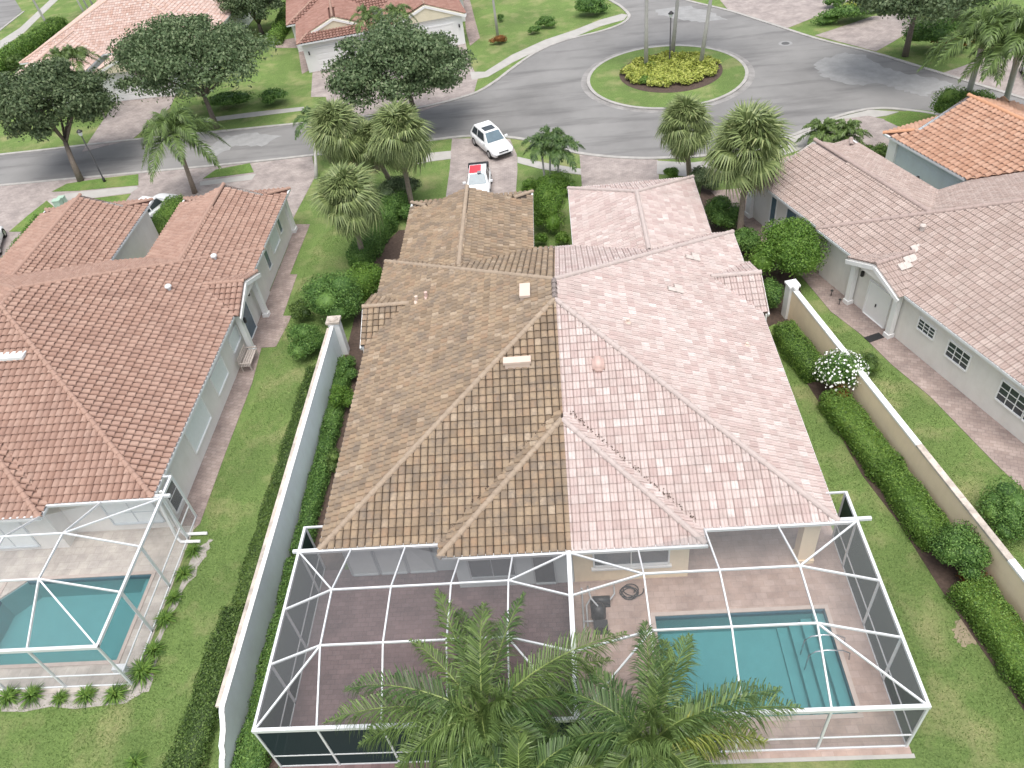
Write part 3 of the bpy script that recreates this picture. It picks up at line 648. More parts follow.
def build_half(root, T, plan, prof, mats, capmat, n_single, keep=None, xp=0, gutter='gutter', skip=()):
    F, CP, EV, GB = plan; faces = []
    for f in F:
        pl = f['poly'] if keep is None else clipx(f['poly'], xp, keep)
        if len(pl) < 3: continue
        faces.append(dict(poly=pl, e=f['e'], excl=f.get('excl', [])))
    tiled_roof(root, T, faces, prof, mats, n_single)
    def side(p): return keep is None or (p[0] <= xp+.05 if keep == 'L' else p[0] >= xp-.05)
    lines = []
    for a, b in CP:
        if side(a) and side(b) or (abs(a[0]-b[0]) < .2 and side(a)): lines.append((a, b))
    caps(root, T, lines, capmat)
    for a, b in EV:
        a3, b3 = (*a, ZE-.04), (*b, ZE-.04)
        if keep is not None:
            pl = clipx([a3, b3, b3], xp, keep)
            if len(pl) < 2: continue
            xs_ = sorted(set(pl), key=lambda p: (p[0]-a3[0])**2+(p[1]-a3[1])**2); a3, b3 = xs_[0], xs_[-1]
        if (Vector(a3)-Vector(b3)).length < .2: continue
        mb = MB(); mb.beam(T(*a3), T(*b3), .13, .13); mb.build('gutter', M[gutter], root)
    for g_ in GB:
        k, a, b, c, z0, z1 = g_; mid = (a+b)/2
        if k == 'front':
            if not side((mid, 0)): continue
            pts = [(a, c, z0), (b, c, z0), (mid, c, z1)]; out = (0, 1)
        else:
            if not side((c, 0)): continue
            pts = [(c, a, z0), (c, b, z0), (c, mid, z1)]; out = (-1 if k == 'L' else 1, 0)
        q = [Vector(p) for p in pts]; o = Vector((*out, 0))
        tri = [p-o*.02 for p in q]+[p-o*.30 for p in q]
        MB().add([T(*p) for p in tri], [(0, 1, 2), (5, 4, 3), (0, 3, 4, 1), (1, 4, 5, 2), (2, 5, 3, 0)]).build('gable_wall', M[mats[2]], root)
        for s_ in (0, 1):
            MB().beam(T(*(q[s_]-Vector((0, 0, .22))+o*.02)), T(*(q[2]-Vector((0, 0, .22))+o*.02)), .08, .22).build('fascia_board', M['white'], root)
def walls(root, T, rects, mat):
    mb = MB()
    for i, (x0, x1, y0, y1) in enumerate(rects): mb.prism([(x0, y0), (x1, y0), (x1, y1), (x0, y1)], -.1, 2.86+.011*i)
    return mb.build('wall', M[mat], root, T=T)
def window(root, T, c, w_, h_, axis, out, nx=2, nz=2, mat='glass', frame='white', depth=.05, name='window'):
    """axis 'x': wall runs along local x; out = +1/-1 outward direction on the other axis"""
    def pt(s, d, z): return (c[0]+s, c[1]+d*out, c[2]+z) if axis == 'x' else (c[0]+d*out, c[1]+s, c[2]+z)
    def bar(mb, s0, s1, z0, z1, d0, d1):
        V = [pt(s, d, z) for z in (z0, z1) for s, d in ((s0, d0), (s1, d0), (s1, d1), (s0, d1))]
        mb.add(V, [(3, 2, 1, 0), (4, 5, 6, 7), (0, 1, 5, 4), (1, 2, 6, 5), (2, 3, 7, 6), (3, 0, 4, 7)])
    m1 = MB(); bar(m1, -w_/2, w_/2, -h_/2, h_/2, -.05, .015); o = m1.build(name, M[mat], root, T=T)
    m2 = MB(); t_ = .07
    bar(m2, -w_/2-t_, -w_/2, -h_/2-t_, h_/2+t_, -.04, depth); bar(m2, w_/2, w_/2+t_, -h_/2-t_, h_/2+t_, -.04, depth)
    bar(m2, -w_/2, w_/2, h_/2, h_/2+t_, -.04, depth); bar(m2, -w_/2, w_/2, -h_/2-t_, -h_/2, -.04, depth+.03)
    for i in range(1, nx): x = -w_/2+w_*i/nx; bar(m2, x-.02, x+.02, -h_/2, h_/2, .01, depth-.012)
    for i in range(1, nz): z = -h_/2+h_*i/nz; bar(m2, -w_/2, w_/2, z-.018, z+.018, .011, depth-.018)
    m2.build('frame', M[frame], o, T=T)
    return o
def ldoor(root, T, c, w_, h_, axis, out, mat='white', leaves=1):
    o = window(root, T, (c[0], c[1], h_/2), w_, h_-.05, axis, out, 1, 1, mat, 'white', .06, 'door')
    for i in range(leaves):
        s = (-w_/4 if i == 0 else w_/4) if leaves == 2 else w_/2-.12
        def pt(s_, d, z): return (c[0]+s_, c[1]+d*out, z) if axis == 'x' else (c[0]+d*out, c[1]+s_, z)
        mb = MB(); q0 = pt(.06 if leaves == 2 else s, .05, .95); mb.box(q0, (.05, .05, .18)); mb.build('handle', M['black'], o, T=T)
        if leaves == 2: break
    return o
def garage(root, T, xc, w_, y, out=1):
    h = 2.15; base = MB(); base.box((xc, y+.01*out, h/2), (w_, .04, h)); o = base.build('garage_door', M['white'], root, T=T)
    for k in range(4):
        for i in range(4):
            mb = MB(); mb.box((xc-w_/2+w_*(i+.5)/4, y+.045*out, h*(k+.5)/4), (w_/4-.14, .03, h/4-.14)); mb.build('panel', M['white'], o, T=T)
    mb = MB(); mb.box((xc-w_/2-.07, y+.04*out, h/2), (.13, .09, h)); mb.box((xc+w_/2+.07, y+.04*out, h/2), (.13, .09, h)); mb.box((xc, y+.04*out, h+.07), (w_+.27, .09, .13))
    mb.build('garage_door_frame', M['white'], root, T=T)
def sconce(root, T, p):
    o = MB().box(p, (.13, .13, .30)).build('wall_lamp', M['black'], root, T=T)
def pilaster(root, T, x, y, w_=.30, d=.28, h=2.95, mat='white'):
    mb = MB(); mb.box((x, y, h/2), (d, w_, h)); mb.box((x, y, .13), (d+.10, w_+.10, .26)); mb.box((x, y, h-.12), (d+.08, w_+.08, .2))
    mb.build('column', M[mat], root, T=T)
def xf(ox, oy, rot=0):
    cs, sn = math.cos(R(rot)), math.sin(R(rot))
    return lambda x, y, z: (ox+x*cs-y*sn, oy+x*sn+y*cs, z)

# ---- A: the twin villa in the middle
TA = xf(0, 0); XP = -.62
planA = duplex_plan(-10.66, 9.52, 18.2, 38.6, -.66, (-5.78, 4.44, 17.5), [(-9.80, -1.92, 45.3, 'dutch'), (.45, 8.32, 45.3, 'hip')], [('L', 33.1, 2.18), ('R', 33.3, 2.18)])
vL = empty('house', (-5.5, 28, 0), 'left half of the twin villa, its tiled roof weathered tan brown', 'house')
build_half(vL, TA, planA, 'barrel', ('tile_tan', 'underlay', 'stucco_pale'), 'cap_tan', 300, 'L', XP)
walls(vL, TA, [(-10.2, XP-.005, 18.9, 38.15), (-9.4, -2.3, 30, 44.85), (-5.4, XP-.01, 18.0, 20)], 'stucco_grey')
vR = empty('house', (4.5, 28, 0), 'right half of the twin villa, its tiled roof bleached pinkish white', 'house')
build_half(vR, TA, planA, 'double', ('tile_pink', 'under_pale', 'stucco_cream'), 'cap_pink', 300, 'R', XP)
walls(vR, TA, [(XP+.005, 3.98, 18.0, 21), (XP+.01, 9.1, 21.9, 38.15), (.9, 7.9, 30, 44.85)], 'stucco_cream')
# rear of the left villa: sliding doors, window; corner column of the open lanai
for x in (-9.55, -8.3, -7.05): window(vL, TA, (x, 18.9, 1.2), 1.08, 2.2, 'x', -1, 1, 1, 'shutter', 'alu_dull', .05, 'sliding_door')
window(vL, TA, (-3.9, 18.0, 1.45), 1.8, 1.3, 'x', -1, 2, 1, 'glass', 'alu_dull'); window(vL, TA, (-1.8, 18.0, 1.2), .8, 2.1, 'x', -1, 1, 1, 'glass', 'alu_dull', .05, 'sliding_door')
window(vR, TA, (1.7, 18.0, 1.75), 2.9, 1.15, 'x', -1, 2, 1, 'glass', 'white', .07)
MB().prism([(.1, 17.86), (3.3, 17.86), (3.3, 17.99), (.1, 17.99)], .95, 1.05).build('window_sill', M['white'], vR)
for x in (5.4, 7.0): window(vR, TA, (x, 21.9, 1.2), 1.5, 2.3, 'x', -1, 1, 1, 'glass', 'alu_dull', .05, 'sliding_door')
pilaster(vR, TA, 8.72, 18.6, .5, .62, 2.86, 'stucco_cream')
MB().box((6.5, 18.55, 2.78), (5.1, .4, .24)).build('lintel', M['stucco_cream'], vR)
garage(vL, TA, -5.85, 4.9, 44.85); garage(vR, TA, 4.4, 4.9, 44.85)
for s_, root, x in ((1, vL, -10.55), (-1, vR, 9.45)):
    for y in (31.5, 35.1): pilaster(root, TA, x, y)
    ldoor(root, TA, (-10.2 if s_ == 1 else 9.1, 33.3, 0), 1.7, 2.2, 'y', -s_, 'white', 2)
# roof fittings
def roof_z(plan_x, plan_y, face):
    xa, xb, ya = -10.66, 9.52, 18.2
    return {'L': ZE+SL*(plan_x-xa), 'R': ZE+SL*(xb-plan_x), 'B': ZE+SL*(plan_y-ya)}[face]
def box_vent(root, x, y, face, d, mat):
    z = roof_z(x, y, face)
    mb = MB(); mb.box((x, y, z+.12), (d[0]*.9, d[1]*.9, .26)); mb.box((x, y, z+.30), (d[0], d[1], .12)); mb.build('roof_vent', M[mat], root)
def pipe_vent(root, x, y, face, mat='vent_tan', r=.09, h=.4):
    z = roof_z(x, y, face)
    mb = MB(); mb.tube([(x, y, z-.1), (x, y, z+h)], r, 10); mb.tube([(x, y, z+.03), (x, y, z+.13)], [r*2.3, r*1.2], 10); mb.build('vent_pipe', M[mat], root)
box_vent(vL, -2.05, 29.55, 'L', (.5, 1.0), 'vent_tan'); box_vent(vL, -2.45, 25.3, 'B', (1.2, .4), 'vent_tan')
z_ = roof_z(1.02, 25.0, 'B')
bmv = bmesh.new(); bmesh.ops.create_cube(bmv, size=1); bmesh.ops.scale(bmv, vec=(.52, .70, .42), verts=bmv.verts); bmesh.ops.bevel(bmv, geom=bmv.edges[:], offset=.11, segments=3, affect='EDGES'); bmesh.ops.rotate(bmv, cent=(0, 0, 0), matrix=Matrix.Rotation(math.atan(SL), 3, 'X'), verts=bmv.verts); bmv.verts.index_update()
mesh_obj('roof_vent', [(v.co.x+1.02, v.co.y+25.0, v.co.z+z_+.12) for v in bmv.verts], [tuple(v.index for v in f.verts) for f in bmv.faces], M['salmon'], vR, True); bmv.free()
pipe_vent(vL, -8.0, 33.4-.5, 'L'); pipe_vent(vL, -7.45, 32.9, 'L', 'salmon'); pipe_vent(vR, 2.55, 27.7, 'R', 'vent_tan', .07, .25); pipe_vent(vR, 8.1, 28, 'R', 'vent_tan', .07, .2)
for (x0, y0), (x1, y1), root in (((-5.5, 18.45), (-1.0, 22.95), vL), ((4.2, 18.45), (-.3, 22.95), vR)):  # small mulch-coloured bits laid in to draw the dark shade along the roof valleys
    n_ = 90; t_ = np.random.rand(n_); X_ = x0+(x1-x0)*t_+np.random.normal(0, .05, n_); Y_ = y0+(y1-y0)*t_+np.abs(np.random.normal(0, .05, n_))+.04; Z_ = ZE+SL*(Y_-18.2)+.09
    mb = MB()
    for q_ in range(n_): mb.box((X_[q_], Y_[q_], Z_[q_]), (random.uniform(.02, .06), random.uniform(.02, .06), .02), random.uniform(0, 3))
    mb.build('valley_shade_bits', M['mulch'], root, kind='stuff')
# bright replacement tiles laid in the pale roof
def patch_tile(root, x, y, z, nrm, along, n_, mat='patch_pale', wd=.33, ln=.42):
    nrm = Vector(nrm).normalized(); u = Vector(along).normalized(); w_ = nrm.cross(u)
    for i in range(n_):
        c = Vector((x, y, z))+u*(i % 2)*wd+w_*(i//2)*ln*.9+nrm*.10
        V = []
        for s_, h in ((-.5, .01), (-.25, .05), (.25, .05), (.5, .01)):
            for t_ in (-.5, .5): V.append(c+u*(s_*wd)+w_*(t_*ln)+nrm*h)
        for s_ in (-.5, .5):
            for t_ in (-.5, .5): V.append(c+u*(s_*wd)+w_*(t_*ln)-nrm*.03)
        MB().add(V, [(0, 2, 3, 1), (2, 4, 5, 3), (4, 6, 7, 5), (8, 0, 2, 4, 6, 10), (9, 11, 7, 5, 3, 1), (8, 9, 1, 0), (10, 6, 7, 11)]).build('replaced_tile', M[mat], root)
patch_tile(vR, 5.35, 31.2, roof_z(5.35, 0, 'R'), (SL, 0, 1), (0, 1, 0), 3); patch_tile(vR, 6.75, 34.6, roof_z(6.75, 0, 'R'), (SL, 0, 1), (0, 1, 0), 3)
for i, (x, y) in enumerate(((-10.93, 31.0), (9.78, 31.15))):
    mb = MB(); mb.tube([(x, y, 2.8), (x, y, .3), (x+(-.3 if i == 0 else .3), y, .1)], .05, 8); mb.build('downspout', M['white'], vL if i == 0 else vR)

# ---- B: red roofed twin house on the left
TB = xf(-28.4, 3.25)
planB = duplex_plan(-10.5, 9.55, 18.2, 38.0, -.5, (-4.9, 4.65, 17.45), [(-8.6, -.62, 45.9, 'dutch'), (1.9, 9.5, 45.6, 'dutch')], [('R', 33.3, 2.18)])
hB = empty('house', (-28.4, 31, 0), 'red clay tiled twin house on the left with a gabled side entrance', 'house')
build_half(hB, TB, planB, 'big', ('tile_red', 'under_red', 'stucco_pale'), 'cap_red', 300)
walls(hB, TB, [(-10.0, -5, 18.8, 37.5), (-5.02, 4.3, 18.0, 30), (4.2, 9.15, 18.85, 37.5), (-8.2, -1.0, 30, 45.3), (2.3, 9.05, 30, 45.0)], 'stucco_pale')
for y0, y1, z0, z1 in ((30.5, 31.9, 1.1, 2.0), (27.2, 29.0, .9, 2.1), (23.1, 25.6, .8, 2.2)): window(hB, TB, (9.15, (y0+y1)/2-3.25+3.0, (z0+z1)/2), y1-y0, z1-z0, 'y', 1, 1, 1, 'shutter', 'white')
window(hB, TB, (9.05, 41.2, 1.7), 1.7, 1.1, 'y', 1, 1, 1, 'shutter', 'white'); window(hB, TB, (9.05, 39.1, 1.5), .6, 1.2, 'y', 1, 1, 1, 'glass_blue', 'white'); window(hB, TB, (9.05, 42.8, 1.9), .5, 1.2, 'y', 1, 1, 1, 'glass_blue', 'white')
for y in (31.6, 35.0): pilaster(hB, TB, 9.55, y)
pilaster(hB, TB, 9.1, 44.9, .5, .3)
window(hB, TB, (9.15, 33.3, 1.15), 1.2, 2.2, 'y', 1, 1, 1, 'glass_blue', 'white', .05, 'door')
sconce(hB, TB, (9.3, 34.3, 2.25)); sconce(hB, TB, (9.85, 31.6, 2.3))
garage(hB, TB, 5.7, 4.9, 45.0); garage(hB, TB, -4.6, 4.9, 45.3)
MB().box((-27.5, 28.6, 5.88), (1.5, .5, .16)).build('skylight', M['shutter'], hB)
for x, y in ((7.4, 35.85), (6.05, 32.2)):
    X, Y, _ = TB(x, y, 0); z = ZE+SL*(9.55-x); mb = MB(); mb.tube([(X, Y, z-.1), (X, Y, z+.24)], .10, 10); mb.ball((X, Y, z+.30), (.20, .20, .14), 12, 6); mb.build('roof_ventilator', M['gutter'], hB, True)
for px, py in ((200, 541), (207, 533)):
    x, y, _ = at(px, py, .12); mb = MB(); mb.tube([(-18.7, y+.35, 2.85), (-18.75, y+.1, .35), (-18.6, y, .14), (x, y, .10)], .075, 8); mb.build('downspout', M['white'], hB)
window(hB, TB, (7.6, 18.85, 1.3), 2.4, 1.5, 'x', -1, 2, 2, 'shutter', 'alu_dull', .05, 'sliding_door'); window(hB, TB, (1.2, 18.0, 1.3), 3.4, 1.9, 'x', -1, 3, 1, 'shutter', 'alu_dull', .05, 'sliding_door')
window(hB, TB, (9.15, 19.9, 1.2), 1.0, 1.6, 'y', 1, 1, 2, 'glass', 'white')

# ---- C: mauve roofed house on the right, turned 20 degrees
TC = xf(37.673, 5.80, 20.5)
planC = duplex_plan(-10.7, 9.5, 18.2, 38.6, -.6, None, [(-10.55, -2.55, 46.4, 'dutch')], [('L', 33.5, 2.0)])
hC = empty('house', TC(-3, 30, 0), 'mauve tiled house on the right with a white double door under a small gable', 'house')
build_half(hC, TC, planC, 'double', ('tile_mauve', 'under_pale', 'stucco_pale'), 'cap_mauve', 300)
walls(hC, TC, [(-10.38, 9.1, 18.65, 38.15), (-10.2, -2.95, 30, 45.9)], 'stucco_pale')
for y0, y1, z0, z1, n in ((29.45, 30.5, 1.55, 2.12, 3), (27.2, 28.5, 1.3, 2.15, 3), (23.9, 25.3, 1.15, 2.2, 3), (22.3, 23.8, 1.15, 2.2, 3)): window(hC, TC, (-10.38, (y0+y1)/2, (z0+z1)/2), y1-y0, z1-z0, 'y', -1, n, 3)
for y in (31.9, 35.2): pilaster(hC, TC, -10.62, y)
ldoor(hC, TC, (-10.38, 33.35, 0), 1.6, 2.1, 'y', -1, 'white', 2)
sconce(hC, TC, (-10.5, 34.75, 2.2))
MB().box((-10.62, 33.5, 2.80), (.30, 3.0, .22)).build('lintel', M['white'], hC, T=TC)
window(hC, TC, (-10.2, 43.3, 1.6), .5, 1.7, 'y', -1, 1, 1, 'glass_blue', 'white'); window(hC, TC, (-10.2, 41.5, 1.6), .9, 1.7, 'y', -1, 1, 1, 'glass_blue', 'white')
pilaster(hC, TC, -10.25, 45.6, .5, .4)
garage(hC, TC, -6.6, 4.9, 45.9)
for lx, ly, mt_ in ((-7.6, 34.4, 'patch_pale'), (-4.5, 30.5, 'salmon')):
    X, Y, _ = TC(lx, ly, 0); z = ZE+SL*(lx+10.7); mb = MB(); mb.tube([(X, Y, z-.1), (X, Y, z+.30)], .12, 10); mb.ball((X, Y, z+.3), (.17, .17, .09), 10, 5); mb.build('vent_pipe', M[mt_], hC)
nC = Vector((-SL, 0, 1)).normalized(); rot20 = Matrix.Rotation(R(20.5), 3, 'Z')
for lx, ly, k in ((-9.9, 32.9, 2), (-9.4, 33.15, 2), (-8.6, 33.6, 2)):
    X, Y, _ = TC(lx, ly, 0)
    patch_tile(hC, X, Y, ZE+SL*(2.0-abs(ly-33.5))+.02 if lx < -9 else ZE+SL*(lx+10.7), rot20@Vector((0, -SL, 1)), rot20@Vector((1, 0, 0)), k, 'patch_pale', .36, .4)
hO = empty('house', TC(4, 44, 0), 'orange tiled garage wing with a pale blue wall at the right edge', 'house')
x0, x1, yf = -.35, 9.2, 46.0; h_ = (x1-x0)/2; xr = (x0+x1)/2; zr = ZE+SL*h_; yr = yf-1.4; rr = 1.15; z1_ = ZE+SL*rr; yj = 36.2
FO = []
for sx, xe in ((1, x0), (-1, x1)): FO.append(dict(poly=[(xe, 38.75, ZE), (xe, yf, ZE), (xe+sx*rr, yr, z1_), (xr, yr, zr), (xr, 34.7, zr)], e=((xe, 38.75, ZE), (xe, yf, ZE))))
FO.append(dict(poly=[(x0, yf, ZE), (x1, yf, ZE), (x1-rr, yr, z1_), (x0+rr, yr, z1_)], e=((x0, yf, ZE), (x1, yf, ZE))))
planO = (FO, [((xr, yr, zr), (xr, 34.9, zr)), ((x0, yf, ZE), (x0+rr, yr, z1_)), ((x1, yf, ZE), (x1-rr, yr, z1_))], [((x0, 38.9), (x0, yf)), ((x0, yf), (x1, yf))], [('front', x0+rr, x1-rr, yr, z1_, zr)])
build_half(hO, TC, planO, 'big', ('tile_orange', 'under_red', 'stucco_blue'), 'cap_orange', 160)
walls(hO, TC, [(x0+.35, x1-.4, 38.2, 45.5)], 'stucco_blue')
pilaster(hO, TC, x0+.30, 45.2, .7, .25); garage(hO, TC, 4.4, 4.9, 45.5)
for y in (40.6, 42.6): sconce(hO, TC, (x0+.28, y, 1.2))

# ---- D: peach roofed house, top left;  E: twin garage house, top middle
TD = xf(-45.5, 120.8, 180)
planD = duplex_plan(-10.2, 10.2, 18.2, 38.6, 0, None, [(-8.2, -.2, 44.6, 'gable'), (1.0, 9.0, 44.0, 'gable')], [])
hD = empty('house', (-45.5, 90, 0), 'pale peach tiled house beyond the road at the top left', 'house')
TD2 = TD
build_half(hD, TD2, planD, 'double', ('tile_peach', 'under_pale', 'stucco_yellow'), 'cap_peach', 0)
walls(hD, TD2, [(-9.8, 9.8, 18.6, 38.1), (-7.6, -.6, 30, 44.1), (1.4, 8.6, 30, 43.6)], 'white')
garage(hD, TD2, -4.0, 5.0, 44.1); garage(hD, TD2, 5.0, 5.0, 43.6)
TE = xf(-16.5+45.3*math.sin(R(193)), 80.4-45.3*math.cos(R(193)), 193)
planE = duplex_plan(-9.6, 9.6, 18.2, 38.6, 0, None, [(-8.4, -.5, 45.3, 'gable'), (.7, 8.6, 45.3, 'dutch')], [])
hE = empty('house', TE(0, 30, 0), 'rust tiled twin house with two white garage doors facing the turning circle', 'house')
build_half(hE, TE, planE, 'big', ('tile_rust', 'under_red', 'stucco_yellow'), 'cap_red', 0)
walls(hE, TE, [(-9.2, 9.2, 18.6, 38.1), (-8.0, -.9, 30, 45.0), (1.1, 8.2, 30, 44.85)], 'white')
garage(hE, TE, -4.45, 5.0, 45.0); garage(hE, TE, 4.6, 5.0, 44.85)
for x, y in ((-7.6, 45.15), (-1.3, 45.15), (1.5, 45.0), (7.7, 45.0)): sconce(hE, TE, (x, y, 1.9))

# ------------------------------------------------------------------ lanais, pools and screen cages
holed('lanai_floor', -11.55, XP-.12, 10.75, 19.2, [], .040, 'deck_dark', z0=-.05)['label'] = 'dark maroon pavers of the left lanai'
holed('lanai_floor', XP-.12, 10.28, 10.75, 21.9, [POOL_A], .044, 'deck_pink', z0=-.05)['label'] = 'pinkish pavers of the lanai with the pool'
holed('lanai_floor', -34, -18.3, 14.1, 22.1, [POOL_B], .040, 'deck_grey', z0=-.05)['label'] = 'pale grey pavers of the left neighbour lanai'
sheet('pavement', [(-.9, 10.62), (10.35, 10.62), (10.35, 10.76), (-.9, 10.76)], .036, 'concrete', 'pale concrete edge in front of the pool cage')
sheet('path', [(-10.4, 10.74), (-10.9, 9.3), (-1.2, 9.1), (-1.0, 10.74)], .030, 'walk', 'strip of pink pavers outside the left cage')
def pool(box, label, steps, chamfer=0):
    x0, x1, y0, y1 = box; D = -1.35
    root = empty('swimming_pool', ((x0+x1)/2, (y0+y1)/2, 0), label, 'swimming pool')
    MB().add([(x0, y0, .04), (x1, y0, .04), (x1, y1, .04), (x0, y1, .04), (x0, y0, D), (x1, y0, D), (x1, y1, D), (x0, y1, D)],
             [(4, 5, 6, 7), (0, 4, 7, 3), (1, 2, 6, 5), (0, 1, 5, 4), (3, 7, 6, 2)]).build('pool_basin', M['plaster'], root)
    wt = MB(); t_ = .012
    for a, b in (((x0, y0+t_), (x1, y0+t_)), ((x1-t_, y0), (x1-t_, y1)), ((x1, y1-t_), (x0, y1-t_)), ((x0+t_, y1), (x0+t_, y0))):
        wt.add([(*a, .03), (*b, .03), (*b, -.26), (*a, -.26)], [(0, 1, 2, 3)])
    wt.build('waterline_tile', M['pool_tile'], root)
    cp = MB(); c = .16
    cp.box(((x0+x1)/2, y0-c/2, .055), (x1-x0+2*c, c, .05)); cp.box(((x0+x1)/2, y1+c/2, .055), (x1-x0+2*c, c, .05))
    cp.box((x0-c/2, (y0+y1)/2, .053), (c, y1-y0-.01, .05)); cp.box((x1+c/2, (y0+y1)/2, .053), (c, y1-y0-.01, .05)); cp.build('coping', M['coping'], root)
    for i in range(steps):
        xa = x1-.42*(i+1)-.05*0; MB().box(((xa+x1)/2+0.002*i, (y0+y1)/2, -.30*(i+1)+.0-.6), (x1-xa-.01, y1-y0-.03-.01*i, 1.2)).build('pool_step', M['plaster'], root)
    if chamfer: MB().prism([(x0+.01, y1-.01), (x0+.01, y1-chamfer), (x0+chamfer, y1-.01)], D, -.02).build('pool_corner', M['plaster'], root); MB().prism([(x0+.005, y1-.005), (x0+.005, y1-chamfer-.02), (x0+chamfer+.02, y1-.005)], -.019, .047).build('corner_coping', M['deck_grey'], root)
    MB().poly([(x0+.014, y0+.014, -.09), (x1-.014, y0+.014, -.09), (x1-.014, y1-.014, -.09), (x0+.014, y1-.014, -.09)]).build('pool_water', M['water'], root)
    return root
pa = pool(POOL_A, 'turquoise swimming pool with steps, inside the right screen cage', 4)
pb = pool(POOL_B, 'turquoise swimming pool in the left neighbour cage', 1, .9)
hr = empty('handrail', (8.4, 14.4, 0), 'steel handrail arching over the pool steps', 'handrail')
for y in (14.15, 14.75):
    MB().tube([(7.75, y, -.6), (7.75, y, .45), (7.95, y, .72), (8.35, y, .80), (8.9, y, .72), (9.2, y, .5), (9.25, y, .04)], .028, 8).build('rail', M['chrome'], hr, True)
def cage(label, xo, y0, yr, beams, xi, yi, sides, mats, front_mat, zt=4.2, z0=3.02, party=None, ext=None):
    """screen enclosure; xo outer x pair, yr(x) = y of the house end, xi/yi = corners of the raised flat top"""
    root = empty('screen_cage', ((xo[0]+xo[1])/2, y0, 0), label, 'screen enclosure')
    def bm(name, p, q, w_=.055, h_=.09, mat='alu'): MB().beam(p, q, w_, h_).build(name, M[mat], root)
    def panel(pts, mat): MB().poly(pts).build('screen_panel', M[mat], root)
    (a, b), (c, d) = xi, yi; xs = [xo[0]]+beams+[xo[1]]
    for x in beams:
        bm('roof_beam', (x, yr(x), z0), (x, d, zt)); bm('roof_beam', (x, d, zt), (x, c, zt)); bm('roof_beam', (x, c, zt), (x, y0, z0))
    for x1_, x2_ in zip(beams[:-1], beams[1:]):
        for y in (c, d): bm('purlin', (x1_, y, zt+.012), (x2_, y, zt+.012), .06, .08)
        m_ = mats[1]
        panel([(x1_, yr(x1_), z0), (x2_, yr(x2_), z0), (x2_, d, zt), (x1_, d, zt)], m_); panel([(x1_, d, zt), (x2_, d, zt), (x2_, c, zt), (x1_, c, zt)], m_); panel([(x1_, c, zt), (x2_, c, zt), (x2_, y0, z0), (x1_, y0, z0)], m_)
    for xe, xn in ((xo[0], a), (xo[1], b)):
        for y in (c, d): bm('purlin', (xe, y, z0+.012), (xn, y, zt+.012), .06, .08)
        bm('brace', (xe, yr(xe), z0), (xn, d, zt), .06, .07); bm('brace', (xe, y0, z0), (xn, c, zt), .06, .07)
        panel([(xe, yr(xe), z0), (xn, yr(xn), z0), (xn, d, zt)], mats[1]); panel([(xe, yr(xe), z0), (xn, d, zt), (xe, d, z0)], mats[1]); panel([(xe, d, z0), (xn, d, zt), (xn, c, zt), (xe, c, z0)], mats[1])
        panel([(xe, c, z0), (xn, c, zt), (xe, y0, z0)], mats[1]); panel([(xe, y0, z0), (xn, c, zt), (xn, y0, z0)], mats[1])
    bm('eave_beam', (xo[0]-.05, y0, z0), (xo[1]+.05, y0, z0), .12, .16)
    for x1_, x2_ in zip(xs[:-1], xs[1:]):
        xm_ = (x1_+x2_)/2; bm('house_beam', (x1_, yr(xm_)-.03, z0-.02), (x2_, yr(xm_)-.03, z0-.02), .08, .13)
        bm('chair_rail', (x1_, y0, .95), (x2_, y0, .95), .045, .05); bm('bottom_rail', (x1_, y0, .085), (x2_, y0, .085), .05, .07)
        panel([(x1_, y0, .1), (x2_, y0, .1), (x2_, y0, .93), (x1_, y0, .93)], front_mat); panel([(x1_, y0, .97), (x2_, y0, .97), (x2_, y0, z0), (x1_, y0, z0)], front_mat)
    for x in xs: bm('post', (x, y0, .04), (x, y0, z0-.05), .075, .075)
    for xe, sm in sides:
        ye = ext if ext is not None else yr(xe); ys = [y0, c, d, yr(xe), ye] if ye > yr(xe)+.3 else [y0, c, d, yr(xe)]
        bm('eave_beam', (xe, y0, z0+.002), (xe, ye, z0+.002), .10, .13)
        for y in ys[1:]: bm('post', (xe, y, .04), (xe, y, z0-.05), .05, .13, 'alu')
        for p, q in zip(ys[:-1], ys[1:]):
            bm('chair_rail', (xe, p, .95), (xe, q, .95), .045, .06); bm('bottom_rail', (xe, p, .085), (xe, q, .085), .05, .07)
            panel([(xe, p, .1), (xe, q, .1), (xe, q, .93), (xe, p, .93)], sm); panel([(xe, p, .97), (xe, q, .97), (xe, q, z0), (xe, p, z0)], sm)
        if ye > yr(xe)+.3:
            inn = -1.0 if xe > xo[0]+.1 else 1.0
            bm('eave_beam', (xe, ye, z0), (xe+inn*.95, ye, z0), .06, .08)
    return root
yrA = lambda x: 18.1 if x < -5.8 or x > 4.45 else 17.38
kL = cage('screen cage with dark side screens over the maroon paved lanai', (-11.48, -.72), 11.0, yrA, [-9.33, -7.14, -4.95, -2.88], (-9.33, -2.88), (13.32, 15.5), [(-11.48, 'screen_dark')], ('screen', 'screen'), 'screen_dark', ext=19.3)
kR = cage('white framed screen cage over the pool of the pale roofed villa', (-.72, 10.18), 11.0, yrA, [1.9, 4.52, 7.25], (1.9, 7.25), (13.32, 15.5), [(10.18, 'screen_dark')], ('screen', 'screen_pale'), 'screen_pale', ext=19.5)
MB().beam((-.72, 10.95, 3.06), (-.72, 17.4, 3.06), .17, .16).build('party_beam', M['alu'], kR)
for y in (11.05, 13.4, 15.5, 17.3): MB().beam((-.72, y, .04), (-.72, y, 3.0), .09, .12).build('post', M['alu_dull'], kR)
for a_, b_ in ((11.1, 13.35), (13.45, 15.45), (15.55, 17.3)): MB().poly([(-.72, a_, .05), (-.72, b_, .05), (-.72, b_, 2.95), (-.72, a_, 2.95)]).build('screen_panel', M['screen_dark'], kR)
